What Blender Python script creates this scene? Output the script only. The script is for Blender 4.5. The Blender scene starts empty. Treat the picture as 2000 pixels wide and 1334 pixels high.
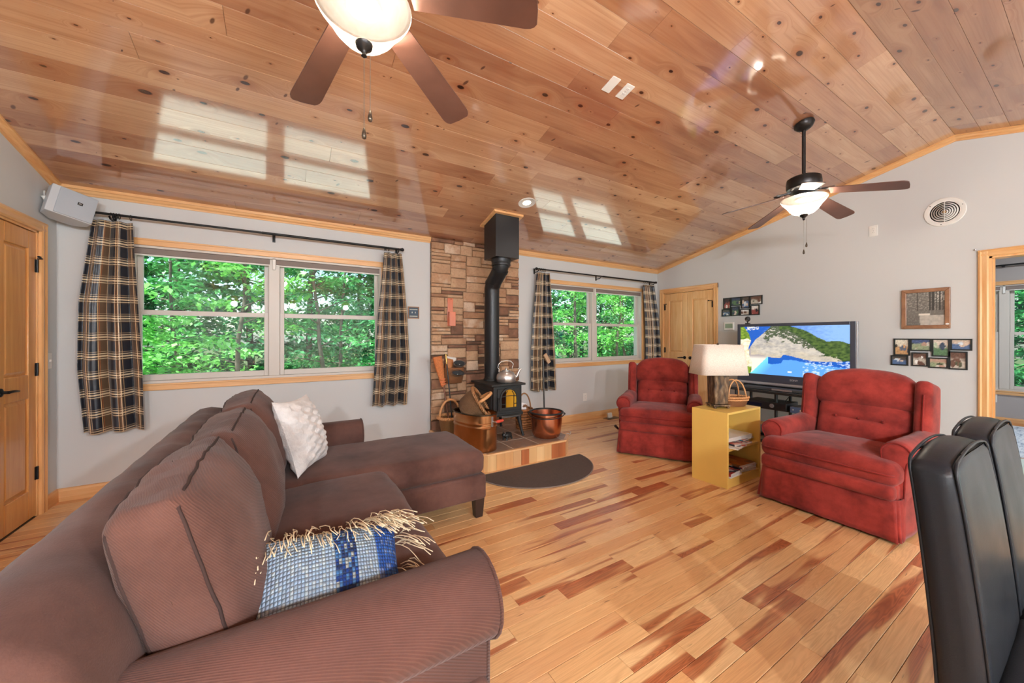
import bpy, bmesh, math, random
from mathutils import Vector, Matrix, noise as mnoise
import numpy as np

R = math.radians
random.seed(7)
scene = bpy.context.scene
COL = scene.collection

# ------------------------------------------------------------------ camera
CAM_H = 1.25
HEAD = math.atan2(438.0, 718.0)            # heading, clockwise from +Y (the window wall is square to +Y)
cam = bpy.data.cameras.new('camera')
cam.sensor_fit = 'HORIZONTAL'; cam.sensor_width = 36.0
cam.lens = 718.0 / 2000.0 * 36.0
cam.shift_y = -10.0 / 2000.0
cam.clip_start = 0.02; cam.clip_end = 300
camo = bpy.data.objects.new('camera', cam); COL.objects.link(camo)
camo.location = (0, 0, CAM_H); camo.rotation_euler = (R(90), 0, -HEAD)
scene.camera = camo

# ------------------------------------------------------------------ world, sun, fill lights, exposure
SKY_STRENGTH = 0.26
SUN_STRENGTH = 9.5
REAR_W = 60.0
SIDE_W = 34.0
FAN_W = 54.0
PEND_W = 150.0
EXPOSURE = 0.45
world = bpy.data.worlds.new('sky'); scene.world = world; world.use_nodes = True
wn = world.node_tree.nodes; wl = world.node_tree.links
sky = wn.new('ShaderNodeTexSky'); sky.sky_type = 'NISHITA'; sky.sun_disc = False
sky.sun_elevation = R(52); sky.sun_rotation = R(200); sky.air_density = 1.0; sky.dust_density = 1.5
wl.new(sky.outputs[0], wn['Background'].inputs[0]); wn['Background'].inputs[1].default_value = SKY_STRENGTH
def lamp(name, kind, loc, energy, color=(1, 1, 1), aim=None, **kw):
    l = bpy.data.lights.new(name, kind); l.energy = energy; l.color = color
    for k, v in kw.items(): setattr(l, k, v)
    o = bpy.data.objects.new(name, l); COL.objects.link(o); o.location = loc
    if aim is not None:
        o.rotation_euler = (Vector(aim) - Vector(loc)).to_track_quat('-Z', 'Y').to_euler()
    return o
lamp('sun', 'SUN', (0, 0, 20), SUN_STRENGTH, (1, .97, .9), aim=(6.5, 2.6, 9.0), angle=R(1.0))
# added fill area lights: behind the rear opening and under the far room ceiling
lamp('rear_fill', 'AREA', (3.9, -2.80, 1.15), REAR_W, (.86, .94, 1.0), aim=(3.9, 0, .25), shape='RECTANGLE', size=2.7, size_y=1.9)
lamp('far_room_fill', 'AREA', (7.2, 0.2, 2.66), SIDE_W, (.92, .96, 1), aim=(7.2, 0.2, 0), shape='RECTANGLE', size=.5, size_y=.5)
# fill lights added behind the camera to brighten the room (pendant fixtures built below)
PENDANTS = ((-1.05, -2.0), (.1, -2.15), (1.3, -2.0))
for x_, y_ in PENDANTS:
    lamp('pendant_fill', 'POINT', (x_, y_, 2.0), PEND_W, (.90, .955, 1.), shadow_soft_size=.06)
vs = scene.view_settings
vs.view_transform = 'Standard'; vs.look = 'None'; vs.gamma = 1.0; vs.exposure = EXPOSURE; vs.use_curve_mapping = False
cy = scene.cycles
cy.sample_clamp_indirect = 6.0; cy.max_bounces = 7; cy.diffuse_bounces = 4; cy.glossy_bounces = 3; cy.transmission_bounces = 4; cy.transparent_max_bounces = 10; cy.caustics_reflective = False; cy.caustics_refractive = False
cy.use_denoising = True; cy.use_adaptive_sampling = True; cy.adaptive_threshold = .02

# ------------------------------------------------------------------ mesh helpers
class MB:
    def __init__(s): s.v = []; s.f = []
    def add(s, vs, fs):
        n = len(s.v); s.v += [tuple(p) for p in vs]; s.f += [tuple(i + n for i in f) for f in fs]; return s
    def box(s, x0, x1, y0, y1, z0, z1):
        return s.add([(x0,y0,z0),(x1,y0,z0),(x1,y1,z0),(x0,y1,z0),(x0,y0,z1),(x1,y0,z1),(x1,y1,z1),(x0,y1,z1)],
                     [(3,2,1,0),(4,5,6,7),(0,1,5,4),(1,2,6,5),(2,3,7,6),(3,0,4,7)])
    def obox(s, c, size, M):
        hx, hy, hz = (q / 2 for q in size); b = MB().box(-hx, hx, -hy, hy, -hz, hz)
        return s.add([tuple(M @ Vector(p) + Vector(c)) for p in b.v], b.f)
    def prism(s, poly, axis, a0, a1):
        # poly: 2-d outline in the plane square to the axis: x->(y,z)  y->(x,z)  z->(x,y)
        n = len(poly)
        def P(p, a): return {'x': (a, p[0], p[1]), 'y': (p[0], a, p[1]), 'z': (p[0], p[1], a)}[axis]
        vs = [P(p, a0) for p in poly] + [P(p, a1) for p in poly]
        fs = [tuple(range(n - 1, -1, -1)), tuple(range(n, 2 * n))] + [(i, (i + 1) % n, n + (i + 1) % n, n + i) for i in range(n)]
        return s.add(vs, fs)
    def tube(s, pts, r, n=8, closed=False):
        pts = [Vector(p) for p in pts]; m = len(pts)
        rr = r if isinstance(r, (list, tuple)) else [r] * m
        up = None; vs = []; fs = []
        for i in range(m):
            a = pts[(i - 1) % m] if (closed or i > 0) else pts[i]
            b = pts[(i + 1) % m] if (closed or i < m - 1) else pts[i]
            t = (b - a); t = t.normalized() if t.length > 1e-9 else Vector((0, 0, 1))
            if up is None:
                up = Vector((0, 0, 1)) if abs(t.z) < .9 else Vector((1, 0, 0))
            up = (up - t * up.dot(t)); up = up.normalized() if up.length > 1e-6 else t.orthogonal().normalized()
            w = t.cross(up)
            for k in range(n):
                q = 2 * math.pi * k / n; vs.append(pts[i] + (up * math.cos(q) + w * math.sin(q)) * rr[i])
        for i in range(m if closed else m - 1):
            j = (i + 1) % m
            for k in range(n):
                l = (k + 1) % n; fs.append((i * n + k, i * n + l, j * n + l, j * n + k))
        if not closed:
            fs.append(tuple(range(n - 1, -1, -1))); fs.append(tuple((m - 1) * n + k for k in range(n)))
        return s.add(vs, fs)
    def cyl(s, p0, p1, r0, r1=None, n=16): return s.tube([p0, p1], [r0, r0 if r1 is None else r1], n)
    def lathe(s, prof, n=24, c=(0, 0, 0), sx=1.0, sy=1.0, p=2.0, cap=True):
        vs = []; fs = []; m = len(prof)
        for r, z in prof:
            for k in range(n):
                q = 2 * math.pi * k / n; cx, sn = math.cos(q), math.sin(q)
                if p != 2.0:
                    g = (abs(cx) ** p + abs(sn) ** p) ** (-1 / p); cx *= g; sn *= g
                vs.append((c[0] + r * cx * sx, c[1] + r * sn * sy, c[2] + z))
        for i in range(m - 1):
            for k in range(n):
                l = (k + 1) % n; fs.append((i * n + k, i * n + l, (i + 1) * n + l, (i + 1) * n + k))
        if prof[0][0] > 1e-6 and prof[-1][0] > 1e-6: cap = False          # rings and sleeves stay open
        if cap and prof[0][0] > 1e-6: fs.append(tuple(range(n - 1, -1, -1)))
        if cap and prof[-1][0] > 1e-6: fs.append(tuple((m - 1) * n + k for k in range(n)))
        return s.add(vs, fs)
    def grid(s, fn, nu, nv):
        vs = [fn(i / nu, j / nv) for j in range(nv + 1) for i in range(nu + 1)]
        fs = [(j*(nu+1)+i, j*(nu+1)+i+1, (j+1)*(nu+1)+i+1, (j+1)*(nu+1)+i) for j in range(nv) for i in range(nu)]
        return s.add(vs, fs)
    def rbox(s, c, size, r, n=8, bulge=(0, 0, 0), fn=None):
        # rounded, slightly puffed box (cushions); fn moves a finished local point
        hx, hy, hz = (q / 2 for q in size); h = (hx, hy, hz); idx = {}; vs = []; fs = []
        r = min(r, hx, hy, hz)
        # cell positions concentrated at the rounded edges
        def axis_pts(L):
            e = r / L if L > r else 1
            a = [-1, -1 + .15 * e, -1 + .4 * e, -1 + .7 * e, -1 + e]
            k = max(2, n)
            mid = [-1 + e + (2 - 2 * e) * i / k for i in range(1, k)] if e < 1 else []
            b = [-q for q in a][::-1]
            return a + mid + b if e < 1 else a + b[1:]
        ax = [axis_pts(q) for q in h]
        def vert(p):
            key = tuple(round(q, 6) for q in p)
            if key in idx: return idx[key]
            P = [p[i] * h[i] for i in range(3)]
            inner = [max(-(h[i] - r), min(h[i] - r, P[i])) for i in range(3)]
            d = Vector([P[i] - inner[i] for i in range(3)])
            if d.length > 1e-9:
                d = d.normalized() * r
            q = [inner[i] + d[i] for i in range(3)]
            u = [q[i] / h[i] for i in range(3)]
            out = list(q)
            for i in range(3):
                if bulge[i]:
                    j, k = (i + 1) % 3, (i + 2) % 3
                    out[i] += bulge[i] * u[i] * (1 - u[j] ** 2) * (1 - u[k] ** 2)
            o = Vector(out)
            if fn: o = Vector(fn(o, u))
            idx[key] = len(vs); vs.append((o.x + c[0], o.y + c[1], o.z + c[2])); return idx[key]
        for a in range(3):
            b, d = (a + 1) % 3, (a + 2) % 3
            for sgn in (-1, 1):
                for i in range(len(ax[b]) - 1):
                    for j in range(len(ax[d]) - 1):
                        q = []
                        for (di, dj) in ((0, 0), (1, 0), (1, 1), (0, 1)):
                            p = [0, 0, 0]; p[a] = sgn; p[b] = ax[b][i + di]; p[d] = ax[d][j + dj]; q.append(vert(p))
                        if sgn < 0: q = q[::-1]
                        if len(set(q)) >= 3: fs.append(tuple(dict.fromkeys(q)))
        return s.add(vs, fs)
    def xf(s, M):
        s.v = [tuple(M @ Vector(p)) for p in s.v]; return s
    def build(s, name, mat, parent=None, smooth=30, bevel=0, seg=2, sub=0, solid=0):
        me = bpy.data.meshes.new(name); me.from_pydata(s.v, [], s.f); me.validate(); me.update()
        if smooth:
            me.polygons.foreach_set('use_smooth', [True] * len(me.polygons))
            if smooth < 180: me.set_sharp_from_angle(angle=R(smooth))
        if mat is not None: me.materials.append(mat)
        o = bpy.data.objects.new(name, me); COL.objects.link(o)
        if parent is not None: o.parent = parent
        if bevel:
            b = o.modifiers.new('bevel', 'BEVEL'); b.width = bevel; b.segments = seg; b.limit_method = 'ANGLE'; b.angle_limit = R(40)
            b.harden_normals = False
        if sub:
            q = o.modifiers.new('sub', 'SUBSURF'); q.levels = sub; q.render_levels = sub
        if solid:
            q = o.modifiers.new('solid', 'SOLIDIFY'); q.thickness = solid; q.offset = 0
        return o
def B(*a): return MB().box(*a)
def thing(name, label, cat, loc=(0, 0, 0), rotz=0, group=None):
    o = bpy.data.objects.new(name, None); COL.objects.link(o); o.location = loc; o.rotation_euler = (0, 0, rotz)
    o.empty_display_size = .05
    return tag(o, label, cat, group)
def tag(o, label, cat, group=None):
    o['label'] = label; o['category'] = cat
    if group: o['group'] = group
    return o
def struct(o, label=None):
    o['kind'] = 'structure'
    if label: o['label'] = label
    return o
def lab(o, label): o['label'] = label; return o
def setuv(o, uvs):
    # uvs: one (u,v) per vertex
    me = o.data; l = me.uv_layers.new(name='UVMap')
    vi = np.empty(len(me.loops), dtype=np.int32); me.loops.foreach_get('vertex_index', vi)
    a = np.asarray(uvs, dtype=np.float32)[vi]; l.data.foreach_set('uv', a.ravel())
def setcol(o, cols):
    me = o.data; a = me.color_attributes.new(name='Col', type='FLOAT_COLOR', domain='POINT')
    c = np.ones((len(me.vertices), 4), dtype=np.float32); c[:, :3] = np.asarray(cols, dtype=np.float32); a.data.foreach_set('color', c.ravel())
def text_mesh(body, size, name, mat, parent, M, ext=.0006):
    c = bpy.data.curves.new(name, 'FONT'); c.body = body; c.size = size; c.extrude = ext; c.align_x = 'CENTER'; c.align_y = 'CENTER'; c.resolution_u = 3
    o = bpy.data.objects.new(name, c); COL.objects.link(o); bpy.context.view_layer.update()
    me = bpy.data.meshes.new_from_object(o); bpy.data.objects.remove(o)
    me.transform(M); me.materials.append(mat)
    q = bpy.data.objects.new(name, me); COL.objects.link(q); q.parent = parent; return q
def fbm(x, y, z=0., o=4):
    s = 0; a = .5
    for i in range(o):
        s += a * mnoise.noise((x, y, z)); x *= 2.03; y *= 2.03; z *= 2.03; a *= .5
    return s
def lerp(a, b, t): return tuple(p + (q - p) * t for p, q in zip(a, b))
def srgb(r, g, b):
    f = lambda c: (c / 255 / 12.92) if c / 255 <= .04045 else ((c / 255 + .055) / 1.055) ** 2.4
    return (f(r), f(g), f(b))

# ------------------------------------------------------------------ materials
class G:
    def __init__(s, name):
        s.m = bpy.data.materials.new(name); s.m.use_nodes = True; s.t = s.m.node_tree; s.b = s.t.nodes['Principled BSDF']; s.out = s.t.nodes['Material Output']
    def n(s, typ, props=None, **inp):
        q = s.t.nodes.new('ShaderNode' + typ)
        for k, v in (props or {}).items(): setattr(q, k, v)
        for k, v in inp.items(): s.set(q, k, v)
        return q
    def set(s, q, k, v):
        i = q.inputs[int(k[1:])] if (k[0] == '_' and k[1:].isdigit()) else q.inputs[k.replace('_', ' ')]
        if isinstance(v, bpy.types.NodeSocket): s.t.links.new(v, i)
        elif isinstance(v, bpy.types.Node): s.t.links.new(v.outputs[0], i)
        else:
            if isinstance(v, (tuple, list)) and len(v) == 3 and i.type == 'RGBA': v = (*v, 1)
            i.default_value = v
    def p(s, **kw):
        for k, v in kw.items(): s.set(s.b, k, v)
        return s
    def math(s, op, a, b=0.0, c=None):
        q = s.n('Math', {'operation': op}, _0=a, _1=b)
        if c is not None: s.set(q, '_2', c)
        return q
    def mix(s, f, a, b, typ='MIX'): return s.n('MixRGB', {'blend_type': typ}, Fac=f, Color1=a, Color2=b)
    def ramp(s, f, stops, interp='LINEAR'):
        q = s.n('ValToRGB'); s.set(q, 'Fac', f); r = q.color_ramp; r.interpolation = interp
        while len(r.elements) < len(stops): r.elements.new(.5)
        for e, (p, c) in zip(r.elements, stops):
            e.position = p; e.color = (*c, 1) if isinstance(c, (tuple, list)) else (c, c, c, 1)
        return q
    def bump(s, h, strength=.3, dist=.01):
        q = s.n('Bump', Strength=strength, Distance=dist, Height=h); s.set(s.b, 'Normal', q); return q
    def coord(s, kind='Object', scale=(1, 1, 1), loc=(0, 0, 0)):
        c = s.n('TexCoord'); m = s.n('Mapping', Vector=c.outputs[kind]); m.inputs['Scale'].default_value = scale; m.inputs['Location'].default_value = loc
        return m
def plain(name, col, rough=.5, metal=0., var=.0, vs=12., bump=0., bs=60., coat=0., **kw):
    g = G(name); g.p(Roughness=rough, Metallic=metal)
    if var:
        nz = g.n('TexNoise', Vector=g.coord(), Scale=vs, Detail=4.)
        c = g.ramp(nz.outputs['Fac'], [(.25, tuple(q * (1 - var) for q in col)), (.75, tuple(min(1, q * (1 + var)) for q in col))]); g.p(Base_Color=c)
    else: g.p(Base_Color=col)
    if bump:
        nb = g.n('TexNoise', Vector=g.coord(), Scale=bs, Detail=3.); g.bump(nb.outputs['Fac'], bump, .004)
    if coat: g.p(Coat_Weight=coat, Coat_Roughness=.1)
    if kw: g.p(**kw)
    return g.m
def pine(name, c0, c1, scale, rough=.35, knots=False):
    # clear finished pine; scale stretches the grain (small along the board)
    g = G(name); info = g.n('ObjectInfo')
    co = g.coord('Object', scale)
    off = g.n('VectorMath', {'operation': 'ADD'}, _0=co, _1=g.n('CombineXYZ', X=g.math('MULTIPLY', info.outputs['Random'], 31.), Y=g.math('MULTIPLY', info.outputs['Random'], 17.), Z=0.))
    n1 = g.n('TexNoise', Vector=off, Scale=2.2, Detail=6., Roughness=.6, Distortion=.6)
    c = g.ramp(n1.outputs['Fac'], [(.3, c0), (.7, c1)])
    f = g.n('TexNoise', Vector=off, Scale=9., Detail=3.)
    c = g.mix(g.math('MULTIPLY', f.outputs['Fac'], .35), c, tuple(q * .72 for q in c0), 'MIX')
    g.p(Base_Color=c, Roughness=rough, Coat_Weight=.35, Coat_Roughness=.2)
    return g.m
X_L, X_R, Y_B, Y_RIDGE, Y_REAR = -1.49, 5.51, 4.16, 0.80, -2.56
Z_EAVE, Z_RIDGE = 2.39, 3.187
SL = (Z_RIDGE - Z_EAVE) / (Y_B - Y_RIDGE)
PITCH = math.atan(SL)
def zc(y): return Z_RIDGE - SL * abs(y - Y_RIDGE)

# ---- board materials
def ceiling_mat():
    g = G('knotty_pine_ceiling'); pos = g.n('NewGeometry').outputs['Position']; info = g.n('ObjectInfo').outputs['Random']
    s = g.n('SeparateXYZ', Vector=pos)
    x = g.math('ADD', s.outputs[0], g.math('MULTIPLY', info, 57.)); y = s.outputs[1]; rz = g.math('MULTIPLY', info, 23.)
    v1 = g.n('CombineXYZ', X=g.math('MULTIPLY', x, .9), Y=g.math('MULTIPLY', y, 8.), Z=rz)
    vk = g.n('CombineXYZ', X=g.math('MULTIPLY', x, 3.3), Y=g.math('MULTIPLY', y, 6.3), Z=0.)
    vo = g.n('TexVoronoi', {'voronoi_dimensions': '2D', 'feature': 'F1'}, Vector=vk, Scale=1.)
    cs = g.n('SeparateColor', Color=vo.outputs['Color'])
    size = g.math('ADD', g.math('MULTIPLY', g.math('POWER', cs.outputs[0], 3.0), .105), g.math('MULTIPLY', g.math('GREATER_THAN', cs.outputs[1], .45), .018))
    rel = g.math('DIVIDE', vo.outputs['Distance'], g.math('MAXIMUM', size, .004))
    # grain bends round the knots
    halo = g.ramp(g.math('DIVIDE', rel, 6.), [(.0, 1.), (1., 0.)])
    v2 = g.n('VectorMath', {'operation': 'ADD'}, _0=v1, _1=g.n('CombineXYZ', X=0., Y=g.math('MULTIPLY', halo, .8), Z=0.))
    n1 = g.n('TexNoise', Vector=v2, Scale=1.3, Detail=3., Roughness=.55, Distortion=.5)
    fine = g.n('TexNoise', Vector=g.n('VectorMath', {'operation': 'MULTIPLY'}, _0=v2, _1=(.7, 7., 1.)), Scale=2., Detail=1.5)
    tone = g.math('ADD', g.math('MULTIPLY', n1.outputs['Fac'], .62), g.math('MULTIPLY', info, .42))
    c = g.ramp(tone, [(.22, srgb(214, 172, 136)), (.42, srgb(196, 149, 113)), (.60, srgb(180, 129, 96)), (.76, srgb(156, 104, 76)), (.92, srgb(122, 76, 55))])
    c = g.mix(g.math('MULTIPLY', g.ramp(fine.outputs['Fac'], [(.45, 0.), (.75, 1.)]), .33), c, srgb(150, 86, 48))
    c = g.mix(g.math('MULTIPLY', g.ramp(g.math('DIVIDE', rel, 3.2), [(.25, 1.), (1., 0.)]), .5), c, srgb(150, 78, 40))
    c = g.mix(g.ramp(rel, [(.72, 1.), (1.0, 0.)]), c, srgb(64, 28, 16))
    # rarer spike knots lying across the board
    vs2 = g.n('CombineXYZ', X=g.math('ADD', g.math('MULTIPLY', x, 4.2), g.math('MULTIPLY', y, 2.0)), Y=g.math('SUBTRACT', g.math('MULTIPLY', y, 1.9), g.math('MULTIPLY', x, .7)), Z=0.)
    vo2 = g.n('TexVoronoi', {'voronoi_dimensions': '2D', 'feature': 'F1'}, Vector=vs2, Scale=1.); c2s = g.n('SeparateColor', Color=vo2.outputs['Color'])
    sz2 = g.math('MULTIPLY', g.math('MAXIMUM', g.math('SUBTRACT', c2s.outputs[0], .62), .002), .16)
    c = g.mix(g.ramp(g.math('DIVIDE', vo2.outputs['Distance'], sz2), [(.55, .85), (1.0, 0.)]), c, srgb(74, 36, 22))
    g.p(Base_Color=c, Roughness=.42, Coat_Weight=1., Coat_Roughness=.085, Coat_IOR=2.2, Specular_IOR_Level=.3)
    return g.m
def hickory_mat(name='hickory_floor', world_y=5.2, k=1.0):
    g = G(name); pos = g.n('NewGeometry').outputs['Position']; info = g.n('ObjectInfo').outputs['Random']
    tone = g.n('Attribute', {'attribute_name': 'tone', 'attribute_type': 'OBJECT'}).outputs['Fac']
    s = g.n('SeparateXYZ', Vector=pos)
    x = g.math('ADD', s.outputs[0], g.math('MULTIPLY', info, 61.)); y = s.outputs[1]; rz = g.math('MULTIPLY', info, 29.)
    vb = g.n('CombineXYZ', X=g.math('MULTIPLY', x, .9), Y=g.math('MULTIPLY', y, 13.), Z=rz)
    big = g.n('TexNoise', Vector=vb, Scale=1., Detail=2.5, Roughness=.45, Distortion=.35)
    vg = g.n('CombineXYZ', X=g.math('MULTIPLY', x, 1.0), Y=g.math('MULTIPLY', y, 16.), Z=rz)
    ring = g.n('TexNoise', Vector=vg, Scale=1.1, Detail=2., Distortion=1.0)
    wv = g.math('FRACT', g.math('MULTIPLY', ring.outputs['Fac'], 15.))
    wv = g.ramp(wv, [(0., .0), (.5, 1.), (1., 0.)])
    fine = g.n('TexNoise', Vector=g.n('CombineXYZ', X=g.math('MULTIPLY', x, 5.), Y=g.math('MULTIPLY', y, 130.), Z=rz), Scale=1., Detail=2.)
    base = g.ramp(g.math('ADD', g.math('MULTIPLY', info, .7), g.math('MULTIPLY', big.outputs['Fac'], .3)),
                  [(.1, srgb(242, 204, 150)), (.45, srgb(234, 190, 134)), (.7, srgb(222, 168, 112)), (.95, srgb(232, 188, 138))])
    base = g.mix(g.math('MULTIPLY', wv, .27), base, srgb(176, 116, 72))
    heart = g.ramp(wv, [(0., srgb(136, 72, 42)), (1., srgb(186, 108, 66))])
    heart = g.mix(g.math('MULTIPLY', fine.outputs['Fac'], .35), heart, srgb(190, 122, 78))
    m = g.math('SUBTRACT', g.math('ADD', big.outputs['Fac'], tone), .685)          # tone 0: sapwood, .6: all heartwood
    mask = g.ramp(g.math('MULTIPLY', m, 8.), [(.0, 0.), (.45, .85), (1., 1.)])
    c = g.mix(mask, base, heart)
    c = g.mix(g.math('MULTIPLY', g.ramp(fine.outputs['Fac'], [(.5, 0.), (.8, 1.)]), .22), c, srgb(150, 92, 54))
    vcr = g.n('CombineXYZ', X=g.math('MULTIPLY', x, 3.), Y=g.math('MULTIPLY', y, 34.), Z=rz)
    cr = g.n('TexNoise', Vector=vcr, Scale=1., Detail=3., Roughness=.65)
    c = g.mix(g.ramp(cr.outputs['Fac'], [(.69, 0.), (.74, .85)]), c, srgb(86, 46, 26))
    rough = g.ramp(fine.outputs['Fac'], [(.2, .30), (.8, .40)])
    g.p(Base_Color=c, Roughness=rough, Coat_Weight=.35, Coat_Roughness=.16, Specular_IOR_Level=.4)
    return g.m
M_CEIL = ceiling_mat(); M_FLOOR = hickory_mat()
def wall_mat(name, c):
    g = G(name); n2 = g.n('TexNoise', Vector=g.coord(), Scale=.8, Detail=1.)
    g.p(Base_Color=g.ramp(n2.outputs['Fac'], [(.3, tuple(q * .97 for q in c)), (.7, c)]), Roughness=.62, Specular_IOR_Level=.3); return g.m
M_WALL = wall_mat('warm_grey_paint', (.605, .62, .625))
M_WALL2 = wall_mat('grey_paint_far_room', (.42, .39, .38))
M_TRIMX = pine('pine_trim_x', srgb(222, 164, 104), srgb(240, 196, 142), (.9, 14, 14))
M_TRIMY = pine('pine_trim_y', srgb(214, 152, 92), srgb(236, 188, 130), (14, .9, 14))
M_TRIMZ = pine('pine_trim_z', srgb(222, 160, 98), srgb(242, 198, 140), (14, 14, .9))
M_DOOR = pine('pine_door', srgb(226, 170, 108), srgb(244, 204, 148), (12, 12, .8), .3)
M_DOORL = pine('amber_pine_door', srgb(206, 140, 72), srgb(230, 172, 102), (12, 12, .8), .3)
M_VINYL = plain('greige_vinyl', srgb(206, 200, 192), .4)
M_BLACK = plain('black_iron', (.012, .012, .013), .42, 0.6, bump=.05)
M_WHITE = plain('white_plastic', (.78, .77, .74), .4)
M_DARK = plain('dark_slot', (.02, .02, .02), .6)
M_CHROME = plain('chrome', (.75, .75, .76), .12, 1.)
def glass_mat():
    g = G('window_glass'); g.t.nodes.remove(g.b)
    tr = g.n('BsdfTransparent', Color=(.90, .975, .935)); gl = g.n('BsdfGlossy', Roughness=.0)
    bf = g.n('NewGeometry').outputs['Backfacing']; fr = g.n('Fresnel', IOR=g.math('SUBTRACT', 1.45, g.math('MULTIPLY', bf, 1.45 - 1 / 1.45))); mx = g.n('MixShader', Fac=fr); g.t.links.new(tr.outputs[0], mx.inputs[1]); g.t.links.new(gl.outputs[0], mx.inputs[2])
    g.t.links.new(mx.outputs[0], g.out.inputs[0]); return g.m
M_GLASS = glass_mat()

# ------------------------------------------------------------------ floor
floor = struct(B(X_L - .2, 8.85, Y_REAR - .2, Y_B + .15, -.12, -.014).build('floor', plain('subfloor', (.25, .15, .08), .8)))
PW = .085
# pieces that stand out: (x0, x1, y, tone)
SPECIAL = [(1.14, 1.60, 1.375, .44), (.55, 1.55, 1.63, .20), (1.9, 2.22, 1.29, .26), (2.62, 3.05, 1.72, .28), (2.25, 2.50, 1.47, .30),
           (1.30, 2.6, 1.035, .18), (.62, 1.35, .86, .19), (1.55, 2.10, .78, .25), (.75, 1.05, 1.55, .20), (2.2, 2.9, 1.20, .18),
           (1.10, 1.60, .95, .20), (2.35, 2.75, 1.98, .34), (1.30, 2.0, 2.06, .22), (2.6, 3.0, 2.15, .26), (1.2, 1.62, 2.30, .34), (1.85, 2.05, .86, .28), (2.1, 2.5, .69, .22)]
rnd = random.Random(21); pieces = []
nrow = int((Y_B - (-2.5)) / PW)
for r_ in range(nrow):
    y1 = Y_B - r_ * PW; y0 = y1 - PW; segs = []
    sp = sorted([s for s in SPECIAL if y0 <= s[2] < y1]); x = X_L - rnd.random() * .6
    while x < X_R:
        nxt = next((s for s in sp if s[0] >= x - .01), None)
        L = rnd.choice([.35, .5, .65, .8, 1.0, 1.2, 1.5, 1.7]) * rnd.uniform(.9, 1.15)
        t = rnd.choice([0, 0, .02, .03, .05, .06, .08, .11, .15, .19]) + (.13 if rnd.random() < .06 else 0)
        if nxt and abs(nxt[0] - x) < .012: L = nxt[1] - x; t = nxt[3]
        elif nxt and x + L > nxt[0] - .2: L = nxt[0] - x
        if L < .05: L = .05
        a, b = max(x, X_L), min(x + L, X_R)
        if b - a > .02: segs.append((a, b, t))
        x += L
    pieces += [(a, b, y0, y1, t) for a, b, t in segs]
def plank_mb(a, b, y0, y1):
    g = .0009; e = .0014
    return MB().prism([(y0 + g, -.014), (y1 - g, -.014), (y1 - g, -e), (y1 - g - e, 0), (y0 + g + e, 0), (y0 + g, -e)], 'x', a + g, b - g)
near = [p for p in pieces if p[3] > .42 and not (p[1] < -.55 and p[3] < 2.2) and not (p[0] > 3.9 and 1.0 < p[3] < 2.6)]
near.sort(key=lambda p: math.hypot((p[0] + p[1]) / 2, p[2])); nearset = set(near[:298])
rest = MB()
for p in pieces:
    if p in nearset:
        o = plank_mb(*p[:4]).build('plank', M_FLOOR, floor, smooth=0); o['tone'] = p[4]
    else:
        m = plank_mb(*p[:4]); rest.add(m.v, m.f)
o = rest.build('plank_field', M_FLOOR, floor, smooth=0); o['kind'] = 'stuff'; o['tone'] = .08
o = B(X_R, 8.7, -1.5, 2.2, -.014, 0).build('far_room_boards', M_FLOOR, floor, smooth=0); o['tone'] = .1

# ------------------------------------------------------------------ ceiling
cm = MB()
for sg in (1, -1):
    ya, yb = Y_RIDGE, (Y_B + .2 if sg > 0 else Y_REAR - .2)
    cm.prism([(ya, Z_RIDGE + .022), (yb, zc(yb) + .022), (yb, zc(yb) + .14), (ya, Z_RIDGE + .14)], 'x', X_L - .2, X_R + .15)
ceiling = struct(cm.build('ceiling', plain('roof_deck', (.3, .2, .12), .8)))
BWY = (Y_B - Y_RIDGE) / 21
rc = random.Random(5)
def board(x0, x1, sg, i):
    w = BWY / math.cos(PITCH); g = .0007; v = .0008
    prof = [(g, .02), (g, v), (g + v, 0), (w - g - v, 0), (w - g, v), (w - g, .02)]
    m = MB().prism(prof, 'x', x0 + .0008, x1 - .0008)
    o = m.build('ceiling_board', M_CEIL, ceiling, smooth=0)
    o.location = (0, Y_RIDGE + sg * i * BWY, zc(Y_RIDGE + sg * i * BWY))
    # outline was drawn along +y: tip it down the slope (mirrored for the near side)
    if sg > 0: o.rotation_euler = (-PITCH, 0, 0)
    else:
        me = o.data
        for q in me.vertices: q.co.y = -q.co.y
        me.flip_normals(); o.rotation_euler = (PITCH, 0, 0)
    return o
for i in range(21):
    x = X_L - rc.random() * 2.2
    while x < X_R:
        L = rc.uniform(1.7, 3.6); a, b = max(x, X_L - .01), min(x + L, X_R + .01)
        if b - a > .12: board(a, b, 1, i)
        x += L
back_slope = MB()
for i in range(21):
    if i < 8:
        x = X_L - rc.random() * 2.2
        while x < X_R:
            L = rc.uniform(2.0, 3.8); a, b = max(x, X_L - .01), min(x + L, X_R + .01)
            if b - a > .12: board(a, b, -1, i)
            x += L
    else:
        y = Y_RIDGE - i * BWY; yb = y - BWY + .003
        back_slope.prism([(y, zc(y)), (yb, zc(yb)), (yb, zc(yb) + .02), (y, zc(y) + .02)], 'x', X_L, X_R)
o = back_slope.build('ceiling_board_field', M_CEIL, ceiling, smooth=0); o['kind'] = 'stuff'

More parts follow.
